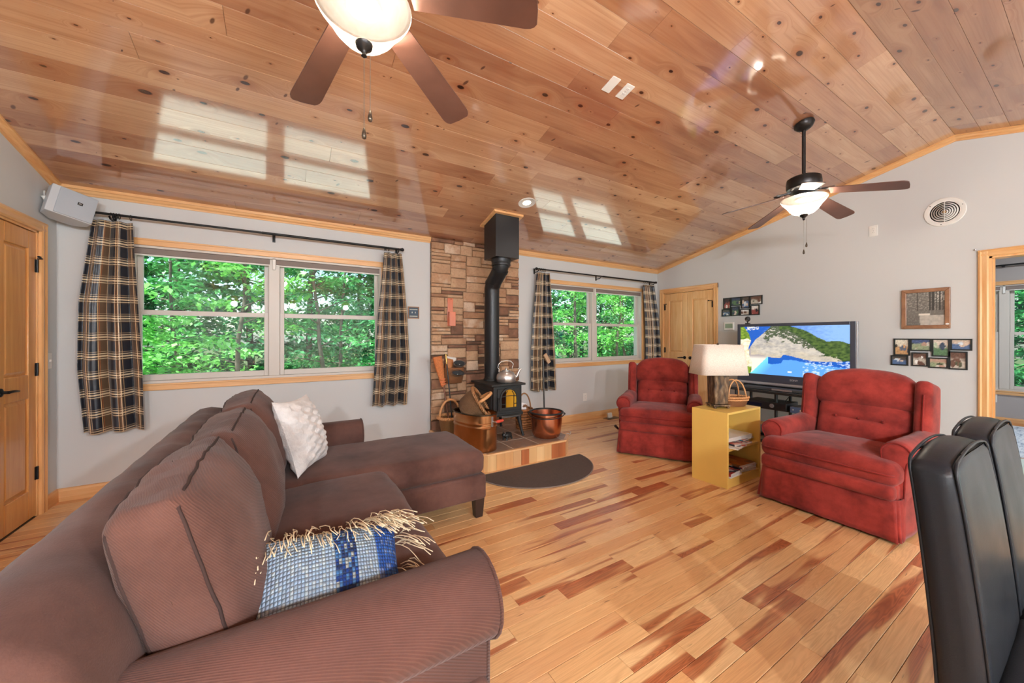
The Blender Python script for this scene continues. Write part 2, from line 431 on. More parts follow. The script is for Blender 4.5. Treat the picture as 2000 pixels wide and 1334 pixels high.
# ------------------------------------------------------------------ walls
def wall_long(name, y0, y1, openings, mat):
    m = MB(); xs = X_L - .15
    for (a, b, z0, z1) in sorted(openings):
        m.box(xs, a, y0, y1, 0, Z_EAVE + .1); m.box(a, b, y0, y1, 0, z0); m.box(a, b, y0, y1, z1, Z_EAVE + .1); xs = b
    m.box(xs, X_R + .15, y0, y1, 0, Z_EAVE + .1)
    return struct(m.build(name, mat, smooth=0))
W1 = (-1.09, .87, .86, 2.0); W2 = (2.98, 5.10, .86, 2.0)
wall_back = wall_long('wall_back', Y_B, Y_B + .15, [W1, W2], M_WALL)
W4 = (2.55, 5.25, .14, 2.06)  # opening added in the unseen rear wall for the fill light
wall_long('wall_rear', Y_REAR - .15, Y_REAR, [W4], M_WALL)
def wall_gable(name, x0, x1, openings, mat):
    m = MB(); ys = Y_REAR - .15
    def colm(a, b, z0):
        t = lambda y: zc(y) + .05
        poly = [(a, z0), (b, z0), (b, t(b))] + ([(Y_RIDGE, t(Y_RIDGE))] if a < Y_RIDGE < b else []) + [(a, t(a))]
        m.prism(poly, 'x', x0, x1)
    for (a, b, z1) in sorted(openings):
        colm(ys, a, 0); colm(a, b, z1); ys = b
    colm(ys, Y_B + .1, 0)
    return struct(m.build(name, mat, smooth=0))
DR = (-.26, .60, 1.985); CL = (3.165, 4.03, 1.985); DL = (3.05, 3.925, 1.985)
wall_right = wall_gable('wall_right', X_R, X_R + .13, [DR, CL], M_WALL)
wall_left = wall_gable('wall_left', X_L - .13, X_L, [DL], M_WALL)
# the room seen through the right doorway
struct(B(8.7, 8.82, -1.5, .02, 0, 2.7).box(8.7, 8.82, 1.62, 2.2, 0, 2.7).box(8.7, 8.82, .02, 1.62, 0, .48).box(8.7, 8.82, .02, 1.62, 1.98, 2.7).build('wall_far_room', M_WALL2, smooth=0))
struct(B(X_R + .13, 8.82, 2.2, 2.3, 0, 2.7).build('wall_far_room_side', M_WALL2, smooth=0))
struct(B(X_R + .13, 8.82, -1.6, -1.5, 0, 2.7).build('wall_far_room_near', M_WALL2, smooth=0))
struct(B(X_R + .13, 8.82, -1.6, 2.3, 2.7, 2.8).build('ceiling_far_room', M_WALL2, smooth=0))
# closets behind the two double doors
struct(B(X_R + .09, X_R + .13, CL[0], CL[1], 0, 2.0).build('wall_closet_back', M_WALL, smooth=0))
struct(B(X_L - .13, X_L - .09, DL[0], DL[1], 0, 2.0).build('wall_closet_back_left', M_WALL, smooth=0))

# ---- trim
CROWN = [(0, 0), (0, -.052), (.010, -.052), (.014, -.040), (.026, -.030), (.032, -.016), (.040, -.012), (.040, 0)]
def crown_back(name, x0, x1):
    m = MB().prism([(Y_B - a, Z_EAVE + b + (a * SL if b == 0 else 0)) for a, b in CROWN], 'x', x0, x1)
    return struct(m.build(name, M_TRIMX, smooth=20))
crown_back('trim_1', X_L, 1.42); crown_back('trim_2', 2.625, X_R)
def crown_rake(name, xw, sx, y0, y1):
    # runs up the slope against a gable wall
    m = MB(); n = len(CROWN); vs = []
    for y in (y0, y1):
        for a, b in CROWN: vs.append((xw + sx * a, y, zc(y) + b * 1.02))
    fs = [(i, (i + 1) % n, n + (i + 1) % n, n + i) for i in range(n)] + [tuple(range(n)), tuple(range(2 * n - 1, n - 1, -1))]
    m.add(vs, fs); return struct(m.build(name, M_TRIMY, smooth=20))
crown_rake('trim_3', X_R, -1, Y_RIDGE, Y_B); crown_rake('trim_4', X_R, -1, Y_REAR, Y_RIDGE)
crown_rake('trim_5', X_L, 1, Y_RIDGE, Y_B); crown_rake('trim_6', X_L, 1, Y_REAR, Y_RIDGE)
BASE = [(0, 0), (.016, 0), (.016, .078), (.010, .094), (0, .098)]
def base_back(name, x0, x1): return struct(MB().prism([(Y_B - a, b) for a, b in BASE], 'x', x0, x1).build(name, M_TRIMX, smooth=20))
def base_side(name, xw, sx, y0, y1): return struct(MB().prism([(xw + sx * a, b) for a, b in BASE], 'y', y0, y1).build(name, M_TRIMY, smooth=20))
base_back('baseboard_back_left', X_L, 1.39); base_back('baseboard_back_right', 2.66, X_R)
base_side('baseboard_right', X_R, -1, .67, 3.09); base_side('baseboard_left', X_L, 1, 4.0, Y_B); base_side('baseboard_left_near', X_L, 1, Y_REAR, 2.97)
base_side('baseboard_far_room', 8.7, -1, -1.5, 2.2)

# ------------------------------------------------------------------ windows
M_SHADE = plain('taupe_roller_shade', srgb(128, 116, 110), .7)
def window(name, label, cx, W, z0, z1, loc, rot, mid, shade=True):
    root = thing(name, label, 'window', loc, rot); del root['category']; struct(root)
    h = W / 2; cw = .058
    MB().box(-h - cw, h + cw, -.018, 0, z1, z1 + .055).box(-h - cw, h + cw, -.024, -.018, z1 + .040, z1 + .055).build('casing_head', M_TRIMX, root, bevel=.003)
    MB().box(-h - cw, h + cw, -.018, 0, z0 - .060, z0 - .002).box(-h - cw, h + cw, -.026, -.018, z0 - .018, z0 - .002).build('window_sill', M_TRIMX, root, bevel=.003)
    for s in (-1, 1):
        a, b = sorted((s * h, s * (h + cw))); B(a, b, -.018, 0, z0, z1).build('casing_side', M_TRIMZ, root, bevel=.003)
    j = .018
    MB().box(-h, h, 0, .15, z0, z0 + j).box(-h, h, 0, .15, z1 - j, z1).box(-h, -h + j, 0, .15, z0 + j, z1 - j).box(h - j, h, 0, .15, z0 + j, z1 - j).build('jamb', M_VINYL, root, smooth=0)
    B(-.045, .045, .02, .12, z0 + j, z1 - j).build('mullion', M_VINYL, root, bevel=.004)
    for s in (-1, 1):
        a, b = (-h + j, -.045) if s < 0 else (.045, h - j); st = .036
        for nm, za, zb, ya, yb, lo, hi in (('upper_sash', mid - .018, z1 - j, .085, .115, .036, .045), ('lower_sash', z0 + j, mid + .022, .048, .078, .050, .040)):
            sash = MB().box(a, a + st, ya, yb, za, zb).box(b - st, b, ya, yb, za, zb).box(a + st, b - st, ya, yb, za, za + lo).box(a + st, b - st, ya, yb, zb - hi, zb).build(nm, M_VINYL, root, bevel=.003)
            B(a + st, b - st, (ya + yb) / 2 - .002, (ya + yb) / 2 + .002, za + lo, zb - hi).build('pane', M_GLASS, sash, smooth=0)
            if nm == 'lower_sash':
                for fx in (.28, .78):
                    xx = a + (b - a) * fx; MB().box(xx - .03, xx + .03, ya - .006, yb - .004, zb, zb + .008).build('sash_lock', M_DARK, sash, bevel=.002)
        if shade:
            MB().box(a - .03, b + .01, .008, .042, z1 - j - .052, z1 - j).build('roller_shade', M_SHADE, root, bevel=.006)
            MB().box(a - .03, b + .01, .006, .044, z1 - j - .062, z1 - j - .052).build('shade_bar', M_WHITE, root, bevel=.002)
    if shade: MB().box(-.012, .012, .0, .012, z1 - j - .10, z1 - j + .01).build('shade_bracket', M_WHITE, root, bevel=.003)
    return root
window('window_1', 'wide double window with taupe roller shades above the brown sofa', 0, W1[1] - W1[0], W1[2], W1[3], ((W1[0] + W1[1]) / 2, Y_B, 0), 0, 1.45)
window('window_2', 'double window between plaid curtains behind the smaller recliner', 0, W2[1] - W2[0], W2[2], W2[3], ((W2[0] + W2[1]) / 2, Y_B, 0), 0, 1.43)
window('window_3', 'tall window of the far room seen through the right doorway', 0, 1.60, .48, 1.98, (8.7, .82, 0), R(-90), 1.29)

window('added_window', 'unseen glazed opening added behind the camera for the rear fill light', 0, W4[1] - W4[0], W4[2], W4[3], ((W4[0] + W4[1]) / 2, Y_REAR, 0), R(180), 1.1, False)  # glazing added out of view to carry the room light

# ------------------------------------------------------------------ doors
M_GROOVE = None
def double_door(name, label, W, H, loc, rot, mat, mcase):
    root = thing(name, label, 'door', loc, rot); del root['category']; struct(root)
    h = W / 2; cw = .068
    prof = [(0, 0), (0, -.014), (.012, -.020), (.040, -.016), (.056, -.022), (cw, -.018), (cw, 0)]
    for s in (-1, 1):
        m = MB().prism([(s * (h + a), b) for a, b in prof], 'z', 0, H + cw * .99); m.build('casing_side', mcase, root, smooth=25)
    m = MB().prism([(b, H + a) for a, b in prof], 'x', -h - cw, h + cw); m.build('casing_head', M_TRIMX, root, smooth=25)
    MB().box(-h, -h + .014, 0, .10, 0, H).box(h - .014, h, 0, .10, 0, H).box(-h, h, 0, .10, H - .014, H).build('jamb', mcase, root, smooth=0)
    for s in (-1, 1):
        a, b = (-h + .016, -.0015) if s < 0 else (.0015, h - .016); st = .085; y0, y1 = .006, .040
        rails = [(.008, .20), (.83, .99), (H - .14, H - .018)]
        m = MB().box(a, a + st, y0, y1, .008, H - .018).box(b - st, b, y0, y1, .008, H - .018)
        for z0, z1 in rails: m.box(a + st, b - st, y0, y1, z0, z1)
        leaf = m.build('door_leaf', mat, root, bevel=.004)
        for z0, z1 in ((.20, .83), (.99, H - .14)):
            xa, xb = a + st, b - st; e = .028
            p = MB().box(xa, xb, .020, .034, z0, z1)
            p.add([(xa + .006, .020, z0 + .006), (xb - .006, .020, z0 + .006), (xb - .006, .020, z1 - .006), (xa + .006, .020, z1 - .006),
                   (xa + e, .010, z0 + e), (xb - e, .010, z0 + e), (xb - e, .010, z1 - e), (xa + e, .010, z1 - e)],
                  [(4, 5, 6, 7), (0, 1, 5, 4), (1, 2, 6, 5), (2, 3, 7, 6), (3, 0, 4, 7)])
            p.build('panel', mat, leaf, smooth=0)
        kx = -s * .045 * -1 if False else s * .048; kz = .905
        hd = MB().lathe([(0, 0), (.026, 0), (.026, .005), (.016, .010), (.009, .012), (.009, .034), (0, .034)], 16)
        hd.xf(Matrix.Translation((kx, y0, kz)) @ Matrix.Rotation(R(90), 4, 'X'))
        hd.tube([(kx, y0 - .034, kz), (kx + s * .03, y0 - .038, kz + .002), (kx + s * .07, y0 - .036, kz), (kx + s * .105, y0 - .032, kz - .004)], [.009, .009, .0075, .006], 8)
        lab(hd.build('handle', M_BLACK, leaf, smooth=40), 'black lever handle')
        ex = a if s < 0 else b
        for hz in (.30, 1.02, 1.74):
            q = MB().cyl((ex, y0 - .006, hz - .045), (ex, y0 - .006, hz + .045), .007, n=8).box(ex - .016, ex + .016, y0 - .004, y0 + .001, hz - .044, hz + .044)
            if hz > 1.7: q.tube([(ex, y0 - .006, hz + .05), (ex - s * .0, y0 - .03, hz + .052), (ex - s * .045, y0 - .034, hz + .056)], .004, 6).cyl((ex - s * .04, y0 - .034, hz + .056), (ex - s * .055, y0 - .034, hz + .057), .008, n=8)
            q.build('hinge', M_BLACK, leaf, smooth=40)
    return root
double_door('door_1', 'pair of narrow pine panel doors in the right wall corner', CL[1] - CL[0], CL[2], (X_R, (CL[0] + CL[1]) / 2, 0), R(-90), M_DOOR, M_TRIMZ)
double_door('door_2', 'amber pine panel door at the left edge beside the sofa', DL[1] - DL[0], DL[2], (X_L, (DL[0] + DL[1]) / 2, 0), R(90), M_DOORL, M_TRIMZ)
# cased opening to the far room
dr = struct(thing('door_3', 'pine cased doorway to the far room', 'door', (X_R, (DR[0] + DR[1]) / 2, 0), R(-90))); del dr['category']
hw = (DR[1] - DR[0]) / 2
prof = [(0, 0), (0, -.014), (.012, -.022), (.040, -.017), (.052, -.024), (.064, -.018), (.064, 0)]
for s in (-1, 1): MB().prism([(s * (hw + a), b) for a, b in prof], 'z', 0, DR[2] + .063).build('casing_side', M_TRIMZ, dr, smooth=25)
MB().prism([(b, DR[2] + a) for a, b in prof], 'x', -hw - .064, hw + .064).build('casing_head', M_TRIMX, dr, smooth=25)
MB().box(-hw, -hw + .016, 0, .13, 0, DR[2]).box(hw - .016, hw, 0, .13, 0, DR[2]).box(-hw, hw, 0, .13, DR[2] - .016, DR[2]).box(-hw + .016, -hw + .026, .05, .085, 0, DR[2] - .016).build('jamb', M_TRIMZ, dr, smooth=0)
B(hw * -1 - .0, -hw + .003, .03, .05, 1.66, 1.72).build('strike_plate', M_BLACK, dr, smooth=0)

# ------------------------------------------------------------------ stone chimney wall
ST = (1.418, 2.618)
wall_chimney = struct(B(ST[0], ST[1], Y_B - .022, Y_B, .0, 2.40).build('wall_chimney', plain('mortar', (.16, .12, .09), .9), smooth=0), 'stacked stone veneer behind the wood stove')
def stone_mat():
    g = G('ledge_stone'); info = g.n('ObjectInfo').outputs['Random']; co = g.n('TexCoord').outputs['Object']
    off = g.n('VectorMath', {'operation': 'ADD'}, _0=co, _1=g.n('CombineXYZ', X=g.math('MULTIPLY', info, 40.), Y=g.math('MULTIPLY', info, 13.), Z=0.))
    n1 = g.n('TexNoise', Vector=off, Scale=7., Detail=5., Roughness=.6); n2 = g.n('TexNoise', Vector=off, Scale=45., Detail=4., Roughness=.65)
    t = g.math('ADD', g.math('MULTIPLY', info, .8), g.math('MULTIPLY', g.math('SUBTRACT', n1.outputs['Fac'], .5), .55))
    c = g.ramp(t, [(.0, srgb(96, 72, 58)), (.14, srgb(136, 98, 78)), (.26, srgb(170, 130, 100)), (.5, srgb(196, 162, 130)), (.68, srgb(182, 142, 110)), (.8, srgb(212, 188, 164))])
    c = g.mix(g.math('MULTIPLY', g.ramp(n2.outputs['Fac'], [(.5, 0.), (.72, 1.)]), .4), c, srgb(120, 84, 58))
    g.p(Base_Color=c, Roughness=.82, Specular_IOR_Level=.25); g.bump(n2.outputs['Fac'], .5, .006); return g.m
M_STONE = stone_mat()
rs = random.Random(11); U = .04; NC = 30; NR = 57; sky_ = [0] * NC
def stone(c0, r0, w, h):
    gp = .003; x0 = ST[0] + c0 * U + gp; x1 = ST[0] + (c0 + w) * U - gp; z0 = .15 + r0 * U + gp; z1 = .15 + (r0 + h) * U - gp
    z1 = min(z1, 2.395)
    if z1 - z0 < .012: return
    d = rs.uniform(.018, .040); sx, sz = x1 - x0, z1 - z0; cx, cz = (x0 + x1) / 2, (z0 + z1) / 2
    nu = max(2, min(5, round(sx / .06))); nv = 2 if sz < .07 else 3; e = .006
    vs = []; fs = []
    us = [0, e / sx] + [i / nu for i in range(1, nu)] + [1 - e / sx, 1]; ws = [0, e / sz] + [i / nv for i in range(1, nv)] + [1 - e / sz, 1]
    for j, w_ in enumerate(ws):
        for i, u in enumerate(us):
            edge = i in (0, len(us) - 1) or j in (0, len(ws) - 1)
            y = -d + (.006 if edge else rs.uniform(-.005, .004))
            jx = rs.uniform(-.003, .003) if edge else 0; jz = rs.uniform(-.0022, .0022) if edge else 0
            vs.append(((u - .5) * sx + jx, y, (w_ - .5) * sz + jz))
    n = len(us)
    fs = [(j * n + i, j * n + i + 1, (j + 1) * n + i + 1, (j + 1) * n + i) for j in range(len(ws) - 1) for i in range(n - 1)]
    ring = [i for i in range(n)] + [j * n + n - 1 for j in range(1, len(ws))] + [(len(ws) - 1) * n + i for i in range(n - 2, -1, -1)] + [j * n for j in range(len(ws) - 2, 0, -1)]
    k = len(vs); vs += [(vs[i][0], .004, vs[i][2]) for i in ring]
    fs += [(ring[(i + 1) % len(ring)], ring[i], k + i, k + (i + 1) % len(ring)) for i in range(len(ring))]
    m = MB().add(vs, fs); o = m.build('stone', M_STONE, wall_chimney, smooth=50); o.location = (cx, Y_B - .022, cz)
while min(sky_) < NR:
    lo = min(sky_); c0 = sky_.index(lo); c1 = c0
    while c1 < NC and sky_[c1] == lo: c1 += 1
    avail = c1 - c0; h = rs.choice([1, 1, 1, 1, 2, 2, 2, 3, 3]) if avail > 2 else rs.choice([1, 2, 2])
    h = min(h, NR - lo); w = rs.choice([3, 4, 5, 6, 7, 8]) if h < 3 else rs.choice([4, 5, 7])
    if avail - w < 3: w = avail if avail <= 9 else avail - 4
    w = min(w, avail); stone(c0, lo, w, h)
    for q in range(c0, c0 + w): sky_[q] = lo + h

# ================================================================== SOFA
def fabric(name, c_dark, c_light, rib=0., rscale=140., sheen=.10, mott=2.6, axis=(1, 0, 0), rough=.9):
    g = G(name); co = g.n('TexCoord').outputs['Object']
    n1 = g.n('TexNoise', Vector=co, Scale=mott, Detail=5., Roughness=.62); n2 = g.n('TexNoise', Vector=co, Scale=260., Detail=2.)
    c = g.ramp(n1.outputs['Fac'], [(.32, c_dark), (.68, c_light)])
    c = g.mix(g.math('MULTIPLY', n2.outputs['Fac'], .25), c, tuple(q * .6 for q in c_dark))
    h = n2.outputs['Fac']
    if rib:
        d = g.n('VectorMath', {'operation': 'DOT_PRODUCT'}, _0=co, _1=axis)
        w = g.math('SINE', g.math('MULTIPLY', d.outputs['Value'], rscale * 2 * math.pi / 1.))
        h = g.math('ADD', g.math('MULTIPLY', w, .5), g.math('MULTIPLY', n2.outputs['Fac'], .3))
        c = g.mix(g.ramp(w, [(.1, 0.), (.9, rib)]), c, tuple(min(1, q * 1.7 + .02) for q in c_light))
    g.p(Base_Color=c, Roughness=rough, Sheen_Weight=sheen, Sheen_Roughness=.5, Specular_IOR_Level=.15)
    g.bump(h, .35, .002); return g.m
SB0, SB1 = srgb(68, 46, 41), srgb(112, 80, 71)
M_SOFA = fabric('brown_microfibre', SB0, SB1)
M_SOFA_ARM = fabric('brown_corded_microfibre', SB0, srgb(96, 64, 56), .20, 190., axis=(.3, 1, .6))
M_SOFA_CUSH = fabric('brown_corded_cushion', SB0, srgb(112, 78, 68), .12, 200., axis=(1, .2, .75))
M_SEAM = plain('dark_brown_stitching', srgb(52, 34, 30), .9)
M_WOODDK = plain('espresso_wood', srgb(48, 34, 30), .35)
sofa = thing('sectional_sofa', 'brown microfibre sectional sofa with a chaise at its far end', 'sofa')
# base
MB().rbox((.105, 1.93, .215), (.75, 2.06, .17), .02, 6).build('base', M_SOFA, sofa, smooth=60)
MB().rbox((.80, 2.62, .215), (.75, .72, .17), .022, 6).build('chaise_base', M_SOFA, sofa, smooth=60)
# back: rounded slab, softly puffed along its top
def back_fn():
    prof = [(-.500, .13), (-.520, .40), (-.535, .62), (-.535, .70), (-.515, .755), (-.470, .790), (-.415, .800), (-.360, .787), (-.315, .752), (-.285, .700), (-.262, .62), (-.235, .48), (-.215, .30), (-.205, .13)]
    m = MB(); n = len(prof); ys = [.86, .865, .875, .90] + [.95 + i * .07 for i in range(30)] + [3.02, 3.05, 3.065, 3.07]; vs = []; fs = []
    for k, y in enumerate(ys):
        e = {0: .82, 1: .90, 2: .955, 3: .99}.get(min(k, len(ys) - 1 - k), 1.0)
        for x, z in prof:
            w = .006 * math.sin(y * 26) * (z > .6) + .010 * fbm(x * 6, y * 4, z * 5)
            vs.append((-.39 + (x + .39) * e + w * .6, y, .4 + (z - .4) * e + w))
    for k in range(len(ys) - 1):
        for i in range(n - 1): fs.append((k * n + i + 1, k * n + i, (k + 1) * n + i, (k + 1) * n + i + 1))
    fs.append(tuple(range(n))); fs.append(tuple((len(ys) - 1) * n + i for i in range(n - 1, -1, -1)))
    fs.append(tuple(k * n for k in range(len(ys)))[::-1] + tuple(k * n + n - 1 for k in range(len(ys))))
    return m.add(vs, fs)
back_fn().build('backrest', M_SOFA, sofa, smooth=70)
def arm(yc, s, x0, x1, r=.112, zc_=.512):
    # rolled arm: s=-1 rolls out towards -y
    pts = []
    for k in range(17):
        a = R(-62 + k * (180 + 62 + 30) / 16)            # from under the outer roll, over the top, to the inner side
        pts.append((yc - s * -1 * 0 + (s * r * math.cos(a)) * 1.0, zc_ + r * math.sin(a)))
    inner = pts[-1]
    prof = [(yc + s * .030, .12)] + [(yc + s * .034, .395)] + pts + [(inner[0], .12)]
    m = MB(); n = len(prof); vs = []; fs = []; xs = [x0 + (x1 - x0) * i / 12 for i in range(12)] + [x1 - .008, x1 - .002, x1]
    for k, x in enumerate(xs):
        e = {len(xs) - 1: .93, len(xs) - 2: .985}.get(k, 1.)
        for y, z in prof:
            w = .004 * fbm(x * 7, y * 9, z * 9)
            vs.append((x, yc + (y - yc) * e, zc_ + (z - zc_) * (e if z > .3 else 1.) + w))
    for k in range(len(xs) - 1):
        for i in range(n - 1):
            q = (k * n + i, k * n + i + 1, (k + 1) * n + i + 1, (k + 1) * n + i); fs.append(q if s < 0 else q[::-1])
    fs.append(tuple((len(xs) - 1) * n + i for i in range(n))); fs.append(tuple(range(n - 1, -1, -1)))
    return m.add(vs, fs), [(x1 - .006, p[0], p[1]) for p in prof]
m, ring = arm(.955, -1, -.30, .49); am = m.build('arm', M_SOFA_ARM, sofa, smooth=60)
MB().tube(ring, .0055, 6).build('piping', M_SOFA_ARM, am, smooth=180)
m, ring = arm(2.995, 1, -.30, .485, .105, .515); am = m.build('arm', M_SOFA, sofa, smooth=60)
MB().tube(ring, .005, 6).build('piping', M_SOFA, am, smooth=180)
# seat cushions
def wr(k, f, seed):
    def fn(o, u):
        d = fbm(o.x * f + seed, o.y * f, o.z * f + seed) * k
        return (o.x + d * u[0] * .4, o.y + d * u[1] * .4, o.z + d * (1 if u[2] > 0 else .2))
    return fn
def seat(name, x0, x1, y0, y1, z0, z1, seed):
    c = ((x0 + x1) / 2, (y0 + y1) / 2, (z0 + z1) / 2)
    m = MB().rbox(c, (x1 - x0, y1 - y0, z1 - z0), .055, 10, (.012, .006, .018), wr(.016, 5, seed)); return m.build(name, M_SOFA, sofa, smooth=80)
seat('seat_cushion', -.20, .500, 1.075, 1.632, .292, .462, 1.3)
seat('seat_cushion', -.20, .505, 1.638, 2.262, .292, .465, 4.7)
seat('chaise_cushion', -.20, 1.175, 2.268, 2.955, .292, .462, 9.1)
# loose back cushions
def back_cushion(y0, y1, seed, lean, top, x0=-.13, thick=.13, mat=M_SOFA_CUSH, h=.47):
    W = y1 - y0; rad = .034
    def fn(o, u):
        # boxy cushion: full front face, flatter back, gathered wrinkles running over the top from the seam
        face = (1 - u[1] ** 4) * (1 - abs(u[2]) ** 3.2)
        x = o.x + (.078 * face * max(0, u[0]) ** .5 if u[0] > 0 else -.030 * face * max(0, -u[0]) ** .5)
        y = o.y * (1 - .035 * (1 - u[2]) * .5) + .010 * u[1] * (1 - u[0] ** 2) * (1 - u[2] ** 2)
        z = o.z + .022 * (1 - u[1] ** 2) * max(0, u[2]) + .012 * abs(u[1]) ** 6 * max(0, u[2])
        up = max(0, u[2]) ** 3
        z += (.008 * math.sin(u[1] * 27 + seed + 3 * u[0]) * (.4 + fbm(u[1] * 3, seed)) + .010 * fbm(u[1] * 9, seed, u[0] * .7)) * up
        d = .016 * fbm(o.x * 5 + seed, o.y * 6, o.z * 6) + .006 * fbm(o.x * 18 + seed, o.y * 7, o.z * 24)
        return (x + d * (1 if u[0] > 0 else -1), y, z + d * .5)
    m = MB().rbox((0, 0, 0), (thick, W, h), rad, 14, (0, 0, 0), fn)
    M_ = Matrix.Translation((x0, (y0 + y1) / 2, top - h / 2)) @ Matrix.Rotation(R(lean), 4, 'Y')
    m.xf(M_); o = m.build('back_cushion', mat, sofa, smooth=90)
    # stitched welts where the faces meet the boxing
    e = rad * .30
    for sx in (-1, 1):
        ring_ = []; hy, hz = W / 2 - e, h / 2 - e
        def run(a, b, k):
            for i in range(k): ring_.append(lerp(a, b, i / k))
        run((-hy + .02, -hz), (hy - .02, -hz), 14); run((hy, -hz + .02), (hy, hz - .02), 12); run((hy - .02, hz), (-hy + .02, hz), 14); run((-hy, hz - .02), (-hy, -hz + .02), 12)
        pts = [M_ @ Vector(fn(Vector((sx * (thick / 2 - e), y, z)), (sx * (1 - 2 * e / thick), y / W * 2, z / h * 2))) for y, z in ring_]
        MB().tube(pts, .0040, 5, True).build('seam', M_SEAM, o, smooth=180)
    return o
back_cushion(1.03, 1.62, 1.7, -15, .895, -.200, .13)
back_cushion(1.635, 2.25, 5.2, -15, .895, -.175, .14)
back_cushion(2.265, 2.90, 8.4, -15, .895, -.165, .14)
for x, y in ((1.13, 2.31), (1.13, 2.92), (.44, .93), (-.46, .93), (-.46, 3.0)):
    m = MB(); a, b = .036, .026; z1 = .135
    m.add([(x-b,y-b,0),(x+b,y-b,0),(x+b,y+b,0),(x-b,y+b,0),(x-a,y-a,z1),(x+a,y-a,z1),(x+a,y+a,z1),(x-a,y+a,z1)], [(3,2,1,0),(4,5,6,7),(0,1,5,4),(1,2,6,5),(2,3,7,6),(3,0,4,7)])
    m.build('leg', M_WOODDK, sofa, smooth=0, bevel=.003)

# throw pillows
def throw_pillow(W, H, T, nu=22, pinch=.10, fn=None):
    m = MB()
    def side(s):
        def f(u, v):
            a, b = 2 * u - 1, 2 * v - 1
            t = max(0, (1 - abs(a) ** 2.4) * (1 - abs(b) ** 2.4)) ** .55
            px = a * W / 2 * (1 - pinch * (1 - b * b) * abs(a)); pz = b * H / 2 * (1 - pinch * (1 - a * a) * abs(b))
            d = (.012 * fbm(a * 3 + 5, b * 3, s * 2)) * t + (fn(a, b, s) * t if fn else 0)
            return (px, s * (T / 2 * t) + d, pz)
        return f
    m.grid(side(-1), nu, nu); k = len(m.f); g2 = MB().grid(side(1), nu, nu); m.add(g2.v, [q[::-1] for q in g2.f]); return m
g = G('white_plush'); co = g.n('TexCoord').outputs['Object']; nz = g.n('TexNoise', Vector=co, Scale=70., Detail=5., Roughness=.7)
pn = g.n('TexNoise', Vector=co, Scale=9., Detail=3.)
c = g.ramp(pn.outputs['Fac'], [(.38, srgb(222, 219, 217)), (.6, srgb(250, 249, 248))]); g.p(Base_Color=c, Roughness=.95, Sheen_Weight=.6); g.bump(nz.outputs['Fac'], .9, .012)
M_PLUSH = g.m
def plush_ribs(a, b, s): return .011 * math.sin(b * 19 + 3 * math.floor(a * 3.0) * 1.0) + .004 * fbm(a * 14, b * 14, s)
wp = throw_pillow(.44, .44, .17, 44, .10, plush_ribs).build('throw_pillow', M_PLUSH, None, smooth=180)
tag(wp, 'white plush throw pillow leaning on the sofa back at the chaise', 'pillow')
wp.location = (.075, 2.55, .672); wp.rotation_euler = (R(-19), R(3), R(66))

g = G('blue_woven'); uvn = g.n('TexCoord').outputs['Object']; s = g.n('SeparateXYZ', Vector=uvn)
bx = g.math('MULTIPLY', s.outputs[0], 120.); bz = g.math('MULTIPLY', s.outputs[2], 185.)
row = g.math('FLOOR', bx); cell = g.math('FLOOR', g.math('MULTIPLY', bz, .38))
wn_ = g.n('TexWhiteNoise', {'noise_dimensions': '2D'}, Vector=g.n('CombineXYZ', X=row, Y=cell, Z=0.))
stripe = g.n('TexWhiteNoise', {'noise_dimensions': '1D'}, W=g.math('FLOOR', g.math('MULTIPLY', s.outputs[0], 17.)))
c = g.ramp(wn_.outputs['Value'], [(.0, srgb(14, 54, 126)), (.34, srgb(66, 112, 164)), (.60, srgb(150, 158, 156)), (.78, srgb(20, 44, 92))], 'CONSTANT')
c = g.mix(g.ramp(stripe.outputs['Value'], [(.66, 0.), (.67, .65)], 'CONSTANT'), c, srgb(20, 84, 176))
c = g.mix(g.ramp(stripe.outputs['Value'], [(.22, .6), (.23, 0.)], 'CONSTANT'), c, srgb(186, 208, 222))
fx = g.math('ABSOLUTE', g.math('SINE', g.math('MULTIPLY', bx, math.pi))); fz = g.math('ABSOLUTE', g.math('SINE', g.math('MULTIPLY', bz, math.pi * .5)))
gap = g.math('MULTIPLY', fx, fz); c = g.mix(g.ramp(gap, [(.1, .7), (.35, 0.)]), c, srgb(40, 42, 50))
g.p(Base_Color=c, Roughness=.9); g.bump(gap, .8, .006); M_WOVEN = g.m
M_FRINGE = plain('cream_cotton_fringe', srgb(232, 212, 178), .9)
bp = thing('throw_pillow', 'blue and white woven throw pillow with cream fringe on the sofa', 'pillow')
pc = throw_pillow(.41, .31, .17, 30, .06).build('pillow_cover', M_WOVEN, bp, smooth=180)
fr = MB(); rf = random.Random(3)
def fringe(px, pz, n, L, out):
    for _ in range(n):
        p0 = Vector((px + rf.uniform(-.035, .035), rf.uniform(-.02, .02), pz + rf.uniform(-.02, .02)))
        d = Vector((out[0] + rf.uniform(-.5, .5), out[1] + rf.uniform(-.7, .5), out[2] + rf.uniform(-.3, .5))).normalized()
        l = L * rf.uniform(.6, 1.15); pts = []
        for k in range(6):
            t = k / 5; pts.append(p0 + d * l * t + Vector((rf.uniform(-.006, .006), -.02 * t - .045 * t * t, -.10 * t * t)))
        fr.tube(pts, .0014, 4)
for a in (-.21, -.20, -.19): fringe(a, .13, 16, .06, (-.8, -.4, .5)); fringe(a, .11, 5, .05, (-.3, -.9, .3))
for a in (.12, .16, .20): fringe(a, .15, 24, .075, (.5, -.5, .6))
for a in (.205,): fringe(a, .09, 14, .075, (.9, -.5, .2)); fringe(a, 0., 8, .065, (1., -.5, 0))
for a in (-.14, -.10, -.05, 0., .05, .09): fringe(a, .152, 10, .065, (0, -.9, .25))
fr.build('fringe', M_FRINGE, bp, smooth=180)['kind'] = 'stuff'
bp.location = (.105, 1.17, .538); bp.rotation_euler = (R(-52), R(6), R(2))

